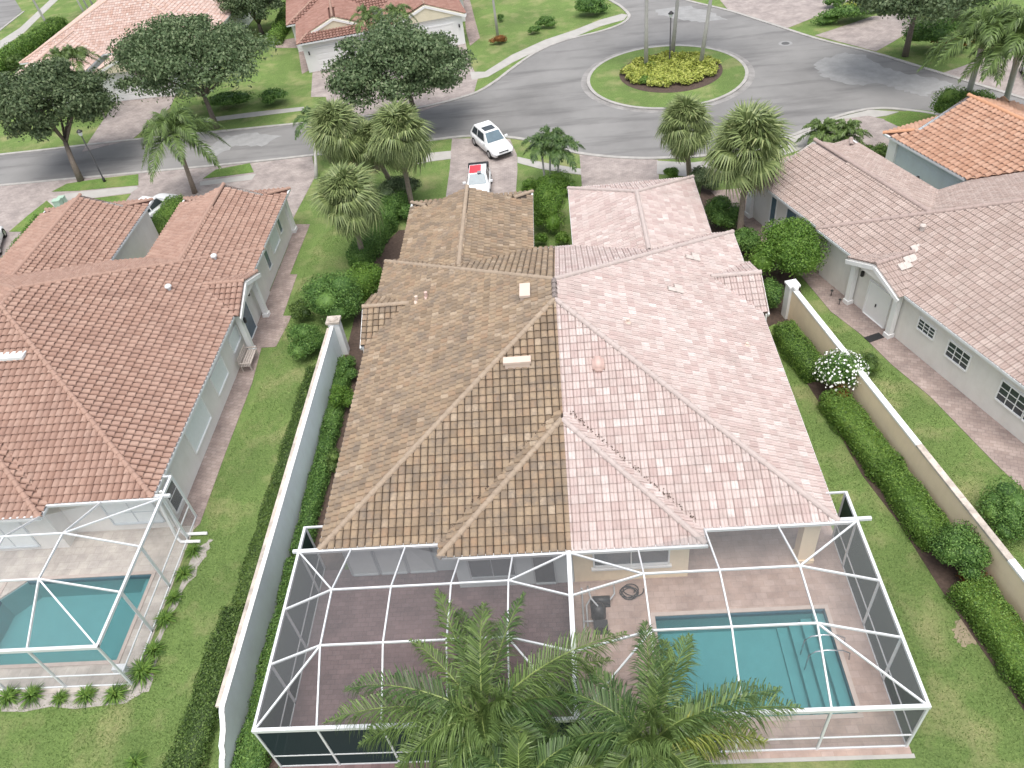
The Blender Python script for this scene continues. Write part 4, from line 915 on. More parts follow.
yrB = lambda x: 20.75 if x < -23.6 else 21.35
kB = cage('white framed screen cage over the neighbour pool at the lower left', (-28.9, -18.38), 14.33, yrB, [-26.3, -23.7, -21.15], (-26.3, -21.15), (16.65, 18.8), [(-18.38, 'screen_pale')], ('screen', 'screen_pale'), 'screen_pale', ext=22.6)
# gutter ends that stick out past the cage corners
for x0_, x1_, y_, r_ in ((9.3, 10.75, 18.22, vR), (-11.75, -10.5, 18.15, vL), (-19.0, -18.05, 21.5, hB)):
    MB().box(((x0_+x1_)/2, y_, 2.99), (x1_-x0_, .13, .12)).build('gutter', M['alu'], r_)
# pool equipment beside the party screen
eq = empty('pool_pump', (.2, 16.6, .04), 'black pool pump and filter with grey pipes beside the beige wall', 'pump')
MB().tube([(.25, 16.3, .05), (.25, 16.3, .18), (.25, 16.3, .75), (.25, 16.3, .92)], [.26, .30, .30, .14], 14).build('filter_tank', M['black'], eq, True)
MB().tube([(.05, 16.95, .28), (.75, 16.95, .28)], .17, 12).build('motor', M['black'], eq, True)
MB().box((.35, 16.95, .09), (.8, .4, .1)).build('base', M['black'], eq)
for pts in ([(-.35, 15.6, .12), (-.35, 17.2, .12), (-.35, 17.2, .8)], [(.25, 16.3, .9), (.0, 16.6, 1.0), (-.1, 17.1, .9), (-.1, 17.6, .3)], [(-.35, 16.0, .35), (.1, 16.0, .35)], [(.75, 16.95, .28), (.95, 17.2, .3), (.95, 17.6, .3)], [(-.2, 15.9, .12), (-.2, 16.6, .5), (.0, 16.95, .5)]):
    MB().tube(pts, .035, 8).build('pipe', M['grey_pipe'], eq, True)
MB().box((.30, 15.75, .30), (.55, .35, .5)).build('control_box', M['black'], eq)
hs_o = MB(); ring = []
for i in range(90):
    t_ = 2*math.pi*i/22; rr = .30+.10*math.sin(i*.37)+.05*i/90; ring.append((1.45+rr*math.cos(t_)+.25*i/90, 17.35+rr*.8*math.sin(t_), .07+.0012*i))
hs_o.tube(ring, .022, 6); tag(hs_o.build('garden_hose', M['black'], None, True, base=(1.45, 17.3, .05)), 'black hose lying in loops on the pink pavers', 'hose')
# small objects in the left neighbour cage
tag(MB().box((0, 0, .2), (.5, .25, .4)).build('equipment_box', M['gutter'], base=(0, 0, 0)), 'small grey box in the front corner of the neighbour cage', 'box').location = (-19.0, 14.9, .04)

# ------------------------------------------------------------------ garden walls
gl = empty('garden_wall', (-13.28, 23, 0), 'tall white garden wall with a stepped scroll end, left of the tan roof', 'wall')
prof = [(33.9, 0), (33.9, 2.1), (12.3, 2.1), (12.15, 2.0), (11.95, 1.75), (11.75, 1.55), (11.5, 1.42), (11.25, 1.32), (11.12, 1.08), (10.9, 1.0), (10.1, .35), (10.1, 0)]
n = len(prof); xa_, xb_ = -13.42, -13.20
MB().add([(xa_, y, z) for y, z in prof]+[(xb_, y, z) for y, z in prof], [tuple(range(n)), tuple(range(2*n-1, n-1, -1))]+[(i, i+n, (i+1) % n+n, (i+1) % n) for i in range(n)]).build('wall', M['stucco_grey'], gl)
mbc = MB()
for (y1_, z1c), (y2_, z2c) in zip(prof[1:-2], prof[2:-1]): mbc.beam((-13.28, y1_, z1c+.03), (-13.28, y2_-.02, z2c+.03), .18, .08)
mbc.build('coping', M['white'], gl)
MB().box((-13.46, 23.0, 2.09), (.17, 21.4, .12)).build('stained_ledge', M['white_worn'], gl)
mbc = MB(); mbc.box((-13.2, 34.1, 1.15), (.62, .5, 2.3)); mbc.build('pillar', M['white'], gl); mbc = MB(); mbc.box((-13.2, 34.1, 2.36), (.78, .64, .14)); mbc.ball((-13.2, 34.1, 2.43), (.3, .24, .14), 8, 5); mbc.build('pillar_cap', M['white_worn'], gl)
gr = empty('garden_wall', (13.6, 25, 0), 'cream garden wall with a white cap running beside the long hedge', 'wall')
WA, WB = Vector((11.95, 34.2)), Vector((17.2, 8.0)); wd = (WB-WA).normalized(); wn = Vector((-wd.y, wd.x))
def wp(t_, off=0): q = WA+wd*t_+wn*off; return (q.x, q.y)
LW = (WB-WA).length
MB().beam((*wp(0), .98), (*wp(LW), .98), .20, 1.96).build('wall', M['stucco_cream'], gr)
for k in range(9): MB().beam((*wp(LW*k/9), 2.0), (*wp(LW*(k+1)/9-.012), 2.0), .27, .10).build('coping', M['white_worn'] if k in (4, 5, 7) else M['white'], gr)
MB().box((*wp(-.1), 1.06), (.5, .5, 2.12), math.atan2(wd.y, wd.x)).build('pillar', M['white'], gr)
mbc = MB(); mbc.box((*wp(-.1), 2.18), (.62, .62, .12), math.atan2(wd.y, wd.x)); mbc.ball((*wp(.3), 2.2), .16, 8, 5); mbc.build('pillar_cap', M['white'], gr)
sheet('mulch_bed', P((768, 300), (775, 325), (795, 362), (808, 385), (840, 435), (862, 475), (900, 525), (938, 585), (975, 640), (1010, 690), (1035, 728))+[wp(LW, .1), wp(LW*.5, .1), wp(0, .1)], .018, 'mulch', 'dark mulch bed along the cream wall')
sheet('mulch_bed', [(-13.1, 10.5), (-13.1, 44), (-11.5, 47), (-10.2, 47), (-10.2, 38.7), (-10.6, 35.8), (-10.6, 19.2), (-11.6, 19.2), (-11.6, 10.5)], .016, 'mulch', 'dark mulch bed between white wall and tan roof')
sheet('mulch_bed', [(9.2, 32), (9.0, 46.5), (9.8, 49.5), (11.4, 47.2), (12.1, 42), (13.3, 38), (13.2, 36.2), (11.9, 34.2), (10.6, 33.4)], .016, 'mulch', 'dark mulch bed below the sabal palms')
sheet('gravel_bed', rough(P((0, 690), (118, 692), (145, 660), (198, 545), (212, 540), (205, 560), (178, 600), (160, 640), (148, 690), (125, 706), (0, 712)), .12, 5), .014, 'gravel', 'pale gravel bed round the neighbour cage')
sheet('soil_patch', rough(P((955, 622), (968, 620), (978, 632), (976, 645), (962, 646), (952, 636)), .09, 5), .010, 'soil', 'bare patch in the right lawn')

# ------------------------------------------------------------------ foliage
rng = np.random.default_rng(3)
def unit(v): return v/np.maximum(np.linalg.norm(v, axis=1, keepdims=True), 1e-9)
def leaves(P_, N_, size, wid=.5, spread=.9):
    """one small rhombic leaf at every point, facing roughly along the given normal"""
    n = len(P_); nn = unit(N_+rng.normal(0, spread*.6, (n, 3))); t_ = unit(np.cross(nn, rng.normal(0, 1, (n, 3)))); b_ = np.cross(nn, t_)
    L = (size*rng.uniform(.65, 1.3, (n, 1)))/2; W_ = L*wid
    V = np.stack([P_-t_*L, P_+b_*W_, P_+t_*L, P_-b_*W_], 1).reshape(-1, 3)
    F = np.arange(4*n).reshape(-1, 4)
    return V, F
def join(parts):
    V = []; F = []; b = 0
    for v, f in parts: V.append(v); F.append(f+b); b += len(v)
    return np.concatenate(V), np.concatenate(F)
def ball_vf(c, r):
    nu, nv = 10, 7; V = []; F = []
    for i in range(nv+1):
        a = math.pi*i/nv
        for k in range(nu): t_ = 2*math.pi*k/nu; V.append((c[0]+r[0]*math.sin(a)*math.cos(t_), c[1]+r[1]*math.sin(a)*math.sin(t_), c[2]+r[2]*math.cos(a)))
    for i in range(nv):
        for k in range(nu): F.append((i*nu+k, (i+1)*nu+k, (i+1)*nu+(k+1) % nu, i*nu+(k+1) % nu))
    return np.array(V), np.array(F)
def lump_cloud(c, r, n, lumps, size, lump_r=.42, low=-.5):
    """leaves on the skins of many overlapping lumps that fill an ellipsoid"""
    c = np.array(c, float); r = np.array(r, float); parts = []
    d = unit(rng.normal(0, 1, (lumps, 3))); d[:, 2] = np.where(d[:, 2] < low, -d[:, 2]*.6, d[:, 2]); rad = rng.uniform(.35, 1-lump_r*.75, (lumps, 1))
    cs = c+d*r*rad; lr = lump_r*rng.uniform(.7, 1.25, lumps)
    for i in range(lumps):
        k = n//lumps; q = unit(rng.normal(0, 1, (k, 3))); q[:, 2] = np.abs(q[:, 2])*np.where(rng.random(k) < .78, 1, -.6)
        R_ = r*lr[i]; pts = cs[i]+q*R_*rng.uniform(.72, 1.06, (k, 1)); parts.append(leaves(pts, q/R_*R_.min(), size))
    for i in range(lumps): parts.append(ball_vf(cs[i], r*lr[i]*.62))
    return join(parts)
def bush(name, px, py, r, zc, mat, n, size, label, group=None, lumps=14, cat='bush', xy=None):
    x, y, _ = at(px, py, zc) if xy is None else (xy[0], xy[1], 0)
    if not isinstance(r, tuple): r = (r, r, r*.9)
    V, F = lump_cloud((x, y, zc), r, n, lumps, size, .45)
    V[:, 2] = np.maximum(V[:, 2], .02)
    o = mesh_obj(name, V, F, M[mat], base=(x, y, 0)); return tag(o, label, cat, group)
def hedge(name, pts, w_, h, mat, dens, size, label, group=None, round_=.12, cat='hedge'):
    parts = []; pts = [np.array(p, float) for p in pts]
    for k in range(len(pts)-1):
        p, q = pts[k], pts[k+1]; L = np.linalg.norm(q-p); d = (q-p)/L; nn = np.array([-d[1], d[0]])
        for face, area in (('t', L*w_), ('l', L*h), ('r', L*h), ('e0', w_*h), ('e1', w_*h)):
            n = int(area*dens); s_ = rng.uniform(0, L, n); a = rng.uniform(-.5, .5, n)*w_; z = rng.uniform(0.03, 1, n)*h
            if face == 't': z = np.full(n, h); N_ = np.tile([0, 0, 1.], (n, 1))
            elif face in 'lr': sg = 1 if face == 'l' else -1; a = np.full(n, sg*w_/2); N_ = np.tile([nn[0]*sg, nn[1]*sg, .3], (n, 1))
            else: s_ = np.full(n, 0. if face == 'e0' else L); N_ = np.tile([*(d*(-1 if face == 'e0' else 1)), .3], (n, 1))
            s0 = s_+L*k*0
            wob = 1+.10*np.sin(s_*1.7+k*2+p[0])+.07*np.sin(s_*4.1+1)
            edge = np.clip((np.abs(a)/(w_/2)-.72)/.28, 0, 1)*np.clip((z/h-.7)/.3, 0, 1)
            a = a*wob*(1-.10*edge); z = z*(1+.05*np.sin(s_*2.3+p[1]))-edge*round_*h
            X = p[None]+d[None]*s_[:, None]+nn[None]*a[:, None]; Pn = np.column_stack([X, z])+rng.normal(0, size*.42, (n, 3)); Pn[:, 2] = np.maximum(Pn[:, 2], .02)
            parts.append(leaves(Pn, N_, size))
        c = MB().beam((*p, h*.42), (*q, h*.42), w_*.80, h*.84); parts.append((np.array([tuple(v) for v in c.V]), np.array(c.F)))
    V, F = join(parts); m_ = pts[len(pts)//2] if len(pts) > 2 else (pts[0]+pts[1])/2
    return tag(mesh_obj(name, V, F, M[mat], base=(m_[0], m_[1], 0)), label, cat, group)

# hedges and shrubs round the two villas
hedge('hedge', [wp(1.5, -1.05), wp(5.2, -1.0)], 1.2, 1.05, 'hedge', 620, .085, 'clipped hedge between the cream wall pillar and the white flowering bush')
hedge('hedge', [wp(6.9, -1.05), wp(11.5, -.95), wp(15.6, -1.0)], 1.3, 1.05, 'hedge', 620, .085, 'longest clipped hedge along the cream wall, before the round bush')
hedge('hedge', [wp(17.7, -1.1), wp(22.3, -1.1), wp(25.9, -1.1)], 1.4, 1.05, 'hedge', 620, .085, 'clipped hedge along the cream wall at the lower right corner')
x_, y_ = wp(16.6, -.8)
bush('bush', 0, 0, (1.25, 1.25, 1.15), 1.05, 'bush', 12000, .10, 'round bush between two hedges in front of the cream wall', xy=(x_, y_), lumps=20)
x_, y_ = wp(6.3, -.45)
fb = bush('flowering_bush', 0, 0, (1.25, 1.2, 1.15), 1.4, 'bush', 9000, .10, 'round bush covered in white blossom against the cream wall', xy=(x_, y_), lumps=18)
q = unit(rng.normal(0, 1, (330, 3))); q[:, 2] = np.abs(q[:, 2])
V_, F_ = leaves(np.array([x_, y_, 1.35])+q*np.array([1.3, 1.24, 1.2])*rng.uniform(.9, 1.02, (330, 1)), q, .12, .9, .5)
mesh_obj('blossom', V_, F_, M['flower'], fb)
bush('bush', 0, 0, (.75, .6, .6), .55, 'orange_leaf', 900, .09, 'low copper leaved shrub at the foot of the flowering bush', xy=wp(7.0, -.75), lumps=8)
bush('bush', 0, 0, (.6, .5, .5), .4, 'orange_leaf', 700, .09, 'low copper leaved shrub at the foot of the round bush', xy=wp(17.4, -.6), lumps=8)
bush('bush', 0, 0, (.8, .8, .8), .7, 'ground_cover', 1600, .07, 'thin grey green shrub behind the cream wall by the white door', xy=wp(5.4, 1.4), lumps=10)
bush('bush', 1003, 512, (1.2, 1.5, 1.0), .9, 'bush', 9000, .10, 'large bush behind the cream wall at the right edge', lumps=20)
hedge('hedge', [wp(8.5, .45), wp(14.5, .5)], .4, .35, 'ground_cover', 500, .08, 'low dark planting behind the cream wall')
hedge('hedge', [wp(.8, .5), wp(4.2, .5)], .35, .25, 'ground_cover', 400, .08, 'low planting behind the cream wall by the pillar')
bush('bush', 786, 251, (2.25, 2.2, 1.9), 2.0, 'bright', 21000, .13, 'big bright green shrub hiding the end of the cream wall', lumps=26)
bush('bush', 722, 212, (1.3, 1.5, 1.1), 1.0, 'bush', 6500, .12, 'dark green shrub beside the pale roof under the palms', lumps=16)
bush('bush', 742, 243, (1.2, 1.2, 1.0), .9, 'bush', 6000, .12, 'dark green shrub at the foot of the taller sabal palm', lumps=16)
bush('bush', 770, 295, (.8, 1.3, .8), .7, 'bush', 3500, .11, 'dark shrub in front of the cream wall pillar', lumps=12)
bush('bush', 703, 180, (1.4, 1.1, 1.0), .8, 'oak', 5000, .13, 'very dark shrub behind the pale garage roof', lumps=14)
bush('bush', 671, 174, (.75, .65, .6), .5, 'bright', 2600, .10, 'small round shrub beside the pale paver drive', lumps=10)
bush('bush', 334, 297, (2.05, 1.9, 1.6), 1.5, 'bush', 19000, .12, 'large dark round shrub in front of the white wall pillar', lumps=26)
bush('bush', 305, 341, (1.4, 1.3, 1.15), .9, 'bush', 11000, .11, 'round shrub on the lawn left of the white wall pillar', lumps=18)
bush('bush', 300, 312, (.9, .9, .8), .6, 'ground_cover', 3200, .10, 'loose yellowish shrub between the two round shrubs', lumps=12)
hedge('hedge', [at(360, 268)[:2], at(385, 232)[:2], at(400, 205)[:2]], 1.5, 1.3, 'bush', 420, .12, 'tall hedge between the sabal palms and the tan roof')
hedge('hedge', [at(352, 292, .8)[:2], at(369, 270, .8)[:2]], 2.0, 1.3, 'bright', 420, .12, 'short bright green hedge by the tan roof corner')
bush('bush', 397, 190, (1.9, 1.7, 1.2), .9, 'oak', 6500, .14, 'dark shrub mass between the sabal palm trunks', lumps=16)
bush('bush', 408, 212, (.8, .8, .8), .7, 'bush', 2500, .12, 'small shrub against the tan garage wall', lumps=10)
bush('bush', 341, 397, (.75, .8, .8), .8, 'bright', 4200, .10, 'bright shrub between white wall and tan roof', lumps=12)
bush('bush', 349, 368, (.6, .9, .7), .7, 'bush', 2600, .10, 'shrub just behind the white wall pillar', lumps=10)
hedge('hedge', [(-12.75, 32.9), (-12.7, 27.5), (-12.65, 20)], .75, .65, 'bush', 560, .095, 'rough hedge at the foot of the white wall beside the tan roof')
bush('bush', 0, 0, (.55, .7, .5), .5, 'ground_cover', 1500, .09, 'pale straggly shrub at the foot of the white wall', xy=(-12.1, 25.2), lumps=10)
hedge('hedge', [(-12.5, 19.6), (-12.55, 10.3)], 1.15, .6, 'bush', 600, .095, 'rough hedge between white wall and dark screen cage')
hedge('hedge', [(-14.6, 32.6), (-14.65, 24), (-14.7, 17.6)], .85, .42, 'ground_cover', 520, .095, 'low creeping hedge on the lawn side of the white wall')
hedge('hedge', [(-14.85, 17.4), (-15.1, 9.6)], 1.3, .45, 'ground_cover', 500, .10, 'wide dark groundcover at the scroll end of the white wall')
# tufts round the neighbour cage: each its own plant
TUFT = [None]
def tuft(x, y, s_, label, group):
    if TUFT[0] is None:
        n = 150; V = []; F = []
        for i in range(n):
            a = rng.uniform(0, 6.28); e = rng.uniform(.25, 1.35); L = rng.uniform(.35, .62); d = np.array([math.cos(a)*math.cos(e), math.sin(a)*math.cos(e), math.sin(e)]); sd_ = np.array([-math.sin(a), math.cos(a), 0])*.02
            p0 = d*.03; p1 = d*L*.6; p2 = d*L+np.array([math.cos(a)*.1, math.sin(a)*.1, -.16*L/.5]); b = len(V)
            V += [p0-sd_, p0+sd_, p1+sd_, p1-sd_, p2]; F += [(b, b+1, b+2, b+3), (b+3, b+2, b+4)]
        me = bpy.data.meshes.new('tuft'); me.from_pydata([tuple(v) for v in V], [], F); me.materials.append(M['hedge']); TUFT[0] = me
    o = bpy.data.objects.new('grass_tuft', TUFT[0]); COL.objects.link(o); o.location = (x, y, .02); o.scale = (s_, s_, s_*.9); o.rotation_euler.z = random.uniform(0, 6.28); tag(o, label, 'plant', group)
W5 = ('leftmost', 'second from left', 'small middle', 'fourth from left', 'rightmost')
for k, (px, py, s_) in enumerate(((8, 697, 1.1), (32, 695, 1.1), (59, 698, .8), (86, 695, 1.0), (115, 694, 1.1))): tuft(*at(px, py, .15)[:2], s_, W5[k]+' strappy plant along the front of the neighbour cage', 'plants along the front of the neighbour cage')
W6 = ('largest, nearest the cage corner', 'second from the cage corner', 'third from the cage corner', 'smallest, fourth from the cage corner', 'fifth from the cage corner', 'farthest, next to the downspout')
for k, (px, py, s_) in enumerate(((143, 672, 1.45), (154, 650, 1.05), (165, 619, 1.1), (174, 597, .9), (183, 573, 1.0), (193, 550, .9))): tuft(*at(px, py, .15)[:2], s_, W6[k]+', strappy plant along the side of the neighbour cage', 'plants along the side of the neighbour cage')
tuft(*at(134, 762, .15)[:2], .9, 'small green plant at the bottom edge of the left lawn', None)
# shrubs between the two garages and along the fronts
for px, py, r_, z_, mt_, lab in ((549, 208, (1.55, 2.1, 1.7), 1.2, 'bright', 'tall leafy shrub between the two garage roofs'), (553, 186, (1.7, 1.2, 1.0), .8, 'bright', 'shrub below the three slender palms'), (541, 240, (.55, .55, .55), .5, 'bright', 'small round shrub at the left of the entry court'), (562, 239, (.55, .55, .55), .5, 'bright', 'small round shrub at the right of the entry court'),
        (530, 186, (.7, .7, .6), .5, 'bright', 'yellow green shrub beside the tan garage'), (571, 190, (.6, .6, .6), .5, 'bush', 'small shrub beside the pale garage')):
    bush('bush', px, py, r_, z_, mt_, int(3600*r_[0]*r_[1]), .11, lab, lumps=14)
hedge('hedge', [at(6, 266, .5)[:2], at(42, 218, .5)[:2]], .9, .9, 'hedge', 260, .12, 'clipped hedge at the left edge beside the red garage roof')
hedge('hedge', [at(158, 232, .6)[:2], at(178, 203, .6)[:2]], 1.5, 1.2, 'hedge', 300, .12, 'clipped hedge between the white car and the red roof')
bush('bush', 880, 153, (.9, .8, .7), .6, 'ground_cover', 1900, .12, 'grey green shrub beside the orange roofed wing', lumps=10)
bush('bush', 868, 152, (.7, .7, .6), .5, 'ground_cover', 1400, .12, 'smaller grey shrub left of the grey green shrub', lumps=10)
bush('bush', 958, 108, (1.9, 1.7, 1.5), 1.2, 'hedge', 5600, .14, 'round clipped bush at the foot of the leaning palm', lumps=14)
bush('bush', 978, 108, (1.8, 1.6, 1.5), 1.2, 'hedge', 4600, .14, 'round clipped bush peeping over the orange ridge', lumps=12)
# island planting
pts = rng.uniform(-1, 1, (14000, 2)); pts = pts[(pts**2).sum(1) < 1]; th = np.arctan2(pts[:, 1], pts[:, 0]); rr = 1+.05*np.sin(th*9)+.04*np.sin(th*17)
X = BC[0]+pts[:, 0]*4.15*rr; Y = BC[1]+pts[:, 1]*3.45*rr; zz = .45+.12*np.sin(X*3.1)*np.sin(Y*2.7)+rng.normal(0, .07, len(X)); rim = (pts**2).sum(1) > .86; zz = np.where(rim, rng.uniform(.15, .5, len(X)), zz)
zz = zz+.1
V_, F_ = leaves(np.column_stack([X, Y, zz]), np.column_stack([pts*.5, np.ones(len(X))]), .24, .6)
c_ = MB().prism([(BC[0]+3.75*math.cos(a), BC[1]+3.05*math.sin(a)) for a in np.linspace(0, 6.28, 25)[:-1]], .1, .34)
tag(mesh_obj('flower_bed', V_, F_, M['chartreuse'], base=(BC[0], BC[1], .1)), 'yellow green ornamental planting in the middle of the round island', 'flower bed', kind='stuff')
c_.build('soil_mound', M['mulch'], kind='structure')
for dx, dy, lab in ((-2.6, -1.9, 'dark green patch plant at the front left of the island bed'), (-1.6, .9, 'dark green plant in the middle of the island bed')): bush('bush', 0, 0, (.9, .6, .4), .4, 'hedge', 1000, .16, lab, xy=(BC[0]+dx, BC[1]+dy), lumps=8)

# grass blades standing on the lawns nearest the camera
def grass(poly, dens, label, holes=()):
    poly = [p[:2] for p in poly]; x0 = min(p[0] for p in poly); x1 = max(p[0] for p in poly); y0 = min(p[1] for p in poly); y1 = max(p[1] for p in poly)
    n = int((x1-x0)*(y1-y0)*dens); q = rng.uniform(0, 1, (n, 2))*np.array([x1-x0, y1-y0])+np.array([x0, y0])
    keep = np.zeros(n, bool)
    for i in range(len(poly)):
        xa, ya = poly[i]; xb, yb = poly[(i+1) % len(poly)]
        if ya == yb: continue
        c = ((ya > q[:, 1]) != (yb > q[:, 1])) & (q[:, 0] < (xb-xa)*(q[:, 1]-ya)/(yb-ya)+xa); keep ^= c
    q = q[keep]; f = np.sin(q[:, 0]*.9)+np.sin(q[:, 1]*.7+q[:, 0]*.4)+np.sin(q[:, 0]*2.3-q[:, 1]*1.9)*.6; q = q[rng.random(len(q)) < .62+.16*f]
    n = len(q); a = rng.uniform(0, 6.28, n); h = rng.uniform(.03, .075, n); w_ = .012; sx, sy = np.cos(a)*w_, np.sin(a)*w_; lx, ly = rng.normal(0, .03, n), rng.normal(0, .03, n)
    V = np.stack([np.column_stack([q[:, 0]-sx, q[:, 1]-sy, np.zeros(n)]), np.column_stack([q[:, 0]+sx, q[:, 1]+sy, np.zeros(n)]), np.column_stack([q[:, 0]+lx+sx*.6, q[:, 1]+ly+sy*.6, h]), np.column_stack([q[:, 0]+lx-sx*.6, q[:, 1]+ly-sy*.6, h])], 1).reshape(-1, 3)
    return tag(mesh_obj('grass', V, np.arange(4*n).reshape(-1, 4), M['grass']), label, 'grass', kind='stuff')
grass([(-24, 8), (-24, 13.6), (-18.0, 13.9), (-17.5, 21), (-18.2, 24), (-17.6, 30), (-17.6, 36), (-17.3, 46), (-16, 50), (-13.8, 44), (-14.4, 34), (-14.3, 20), (-15.0, 8)], 260, 'grass of the lawn left of the white wall')
grass([(10.45, 8), (10.45, 19.6), (10.1, 24), (10.0, 33)]+P((775, 330), (808, 388), (862, 478), (900, 528), (938, 588), (975, 643), (1010, 693))+[(15.4, 8)], 260, 'grass of the lawn right of the pool cage')
grass([wp(1, .8), wp(12, .6), wp(22, .7), (18.4, 19), (17.4, 25), (15.8, 29.6), (14.1, 34)], 220, 'grass of the lawn between cream wall and paver path')

# ------------------------------------------------------------------ broad trees
def oak(px, py, zc, r, base, label, n, mat='oak', lean=0, seedn=0, size=.28):
    x, y, _ = at(px, py, zc) if px is not None else (base[0], base[1], 0); bx, by = base
    root = empty('oak_tree', (bx, by, 0), label, 'tree'); random.seed(seedn)
    mb = MB(); fork = Vector((bx+(x-bx)*.4, by+(y-by)*.4, zc-r[2]*.75))
    mb.tube([(bx, by, -.1), (bx+(fork.x-bx)*.3, by+(fork.y-by)*.3, fork.z*.5), tuple(fork)], [.30, .22, .18], 8)
    ends = []
    for i in range(9):
        a = 2*math.pi*i/9+random.uniform(-.3, .3); rr = random.uniform(.35, .8)
        e = Vector((x+math.cos(a)*r[0]*rr, y+math.sin(a)*r[1]*rr, zc+random.uniform(-.35, .45)*r[2])); mid = fork.lerp(e, .5)+Vector((0, 0, .35)); mb.tube([tuple(fork-Vector((0, 0, .2))), tuple(mid), tuple(e)], [.13, .08, .03], 6)
    mb.build('trunk', M['bark'], root, True)
    parts = []; L = 60; c = np.array([x, y, zc]); R_ = np.array(r)
    ga = 2.39996; k_ = int(n*1.5)//L
    for i in range(L):
        zf = 1-1.55*(i+.5)/L; rad = math.sqrt(max(0, 1-min(1, zf*zf))); a = i*ga+rng.uniform(-.4, .4); f = rng.uniform(.55, .95)
        cc = c+R_*np.array([math.cos(a)*rad*f, math.sin(a)*rad*f, zf*f*.9]); lr = R_*rng.uniform(.17, .36)
        q = unit(rng.normal(0, 1, (k_, 3))); q[:, 2] = np.where(rng.random(k_) < .75, np.abs(q[:, 2]), q[:, 2])
        parts.append(leaves(cc+q*lr*rng.uniform(.45, 1.12, (k_, 1)), q, size, .55))
    V, F = join(parts); mesh_obj('crown', V, F, M[mat], root)
    return root
oak(53, 103, 5.6, (4.9, 4.0, 3.3), at(81, 181)[:2], 'dark spreading oak on the lawn strip at the far left', 20000, 'oak', seedn=1)
oak(190, 62, 5.6, (6.5, 5.2, 3.5), at(217, 128)[:2], 'wide grey green oak in front of the peach roofed house', 24000, 'oak_light', seedn=2)
oak(400, 72, 5.0, (6.0, 4.6, 3.4), (-12.6, 67.2), 'broad oak in front of the two white garages', 26000, 'oak_light', seedn=3)
oak(920, -8, 6.3, (6.0, 4.6, 2.2), at(905, 56)[:2], 'oak with forked pale trunk beyond the turning circle', 14000, 'oak', seedn=4)
oak(None, None, 4.5, (4.5, 3.5, 3), at(240, 10)[:2], 'yellow green tree beside the peach roof at the top edge', 9000, 'hedge', seedn=5, size=.3)
oak(None, None, 3.4, (3.6, 3.4, 2.8), at(262, 34)[:2], 'small dark tree between the peach roof and the twin garages', 8000, 'oak', seedn=6)
oak(None, None, 3.6, (4.2, 4.2, 2.8), at(955, 20)[:2], 'dark leafy tree behind the copper shrub at the top right', 9000, 'palm_dark', seedn=7)
bush('bush', 928, 36, (2.6, 1.8, 1.5), 1.3, 'bush', 4000, .2, 'dark shrub mass right of the forked oak', lumps=14)
bush('bush', 950, 44, (1.8, 1.3, .9), .9, 'orange_leaf', 1500, .18, 'copper leaved shrub in shade at the top right', lumps=10)
bush('bush', 848, 14, (3.2, 1.7, .9), .7, 'bush', 4500, .2, 'low mixed shrubs on the lawn at the top right', lumps=16)
bush('bush', 856, 8, (1.6, 1.0, .8), 1.0, 'chartreuse', 1200, .2, 'yellow green shrub behind the low shrubs', lumps=8)
bush('bush', 591, 8, (2.2, 1.6, 1.1), .8, 'bush', 4500, .18, 'large dark shrub on the lawn at the top', lumps=14)
bush('bush', 545, 23, (1.4, .8, .7), .5, 'bush', 2000, .15, 'low shrub on the lawn left of the large dark shrub', lumps=10)
bush('bush', 534, 30, (.7, .6, .55), .4, 'bush', 900, .15, 'small low shrub on the kerbside lawn', lumps=8)
bush('bush', 498, 40, (.95, .8, .55), .4, 'orange_leaf', 1300, .14, 'copper red shrub ring round a palm trunk', lumps=10)
bush('bush', 500, 18, (.6, .6, .5), .4, 'bush', 700, .15, 'small dark shrub behind the copper shrub', lumps=8)
bush('bush', 276, 97, (2.0, 1.3, .9), .7, 'bush', 3200, .18, 'low dark shrub on the lawn by the twin garages', lumps=12)
bush('bush', 228, 100, (3.0, 1.5, .9), .7, 'bush', 3600, .18, 'dark shrubs at the foot of the wide oak', lumps=12)
bush('bush', 835, 2, (1.2, 1, .8), .6, 'bush', 1200, .18, 'shrub at the top edge right of the road', lumps=8)
hedge('hedge', [at(-15, 72, .8)[:2], at(60, 24, .8)[:2]], 2.2, 1.6, 'hedge', 130, .22, 'long clipped hedge beside the peach roof at the far left')
hedge('hedge', [at(274, 40, .6)[:2], at(292, 5, .6)[:2]], 1.3, 1.2, 'hedge', 150, .2, 'clipped hedge left of the twin garage house')
bush('bush', 15, 62, (1.4, 1.2, 1.0), .8, 'ground_cover', 1200, .2, 'loose shrub between the long hedge and the peach roof', lumps=8)

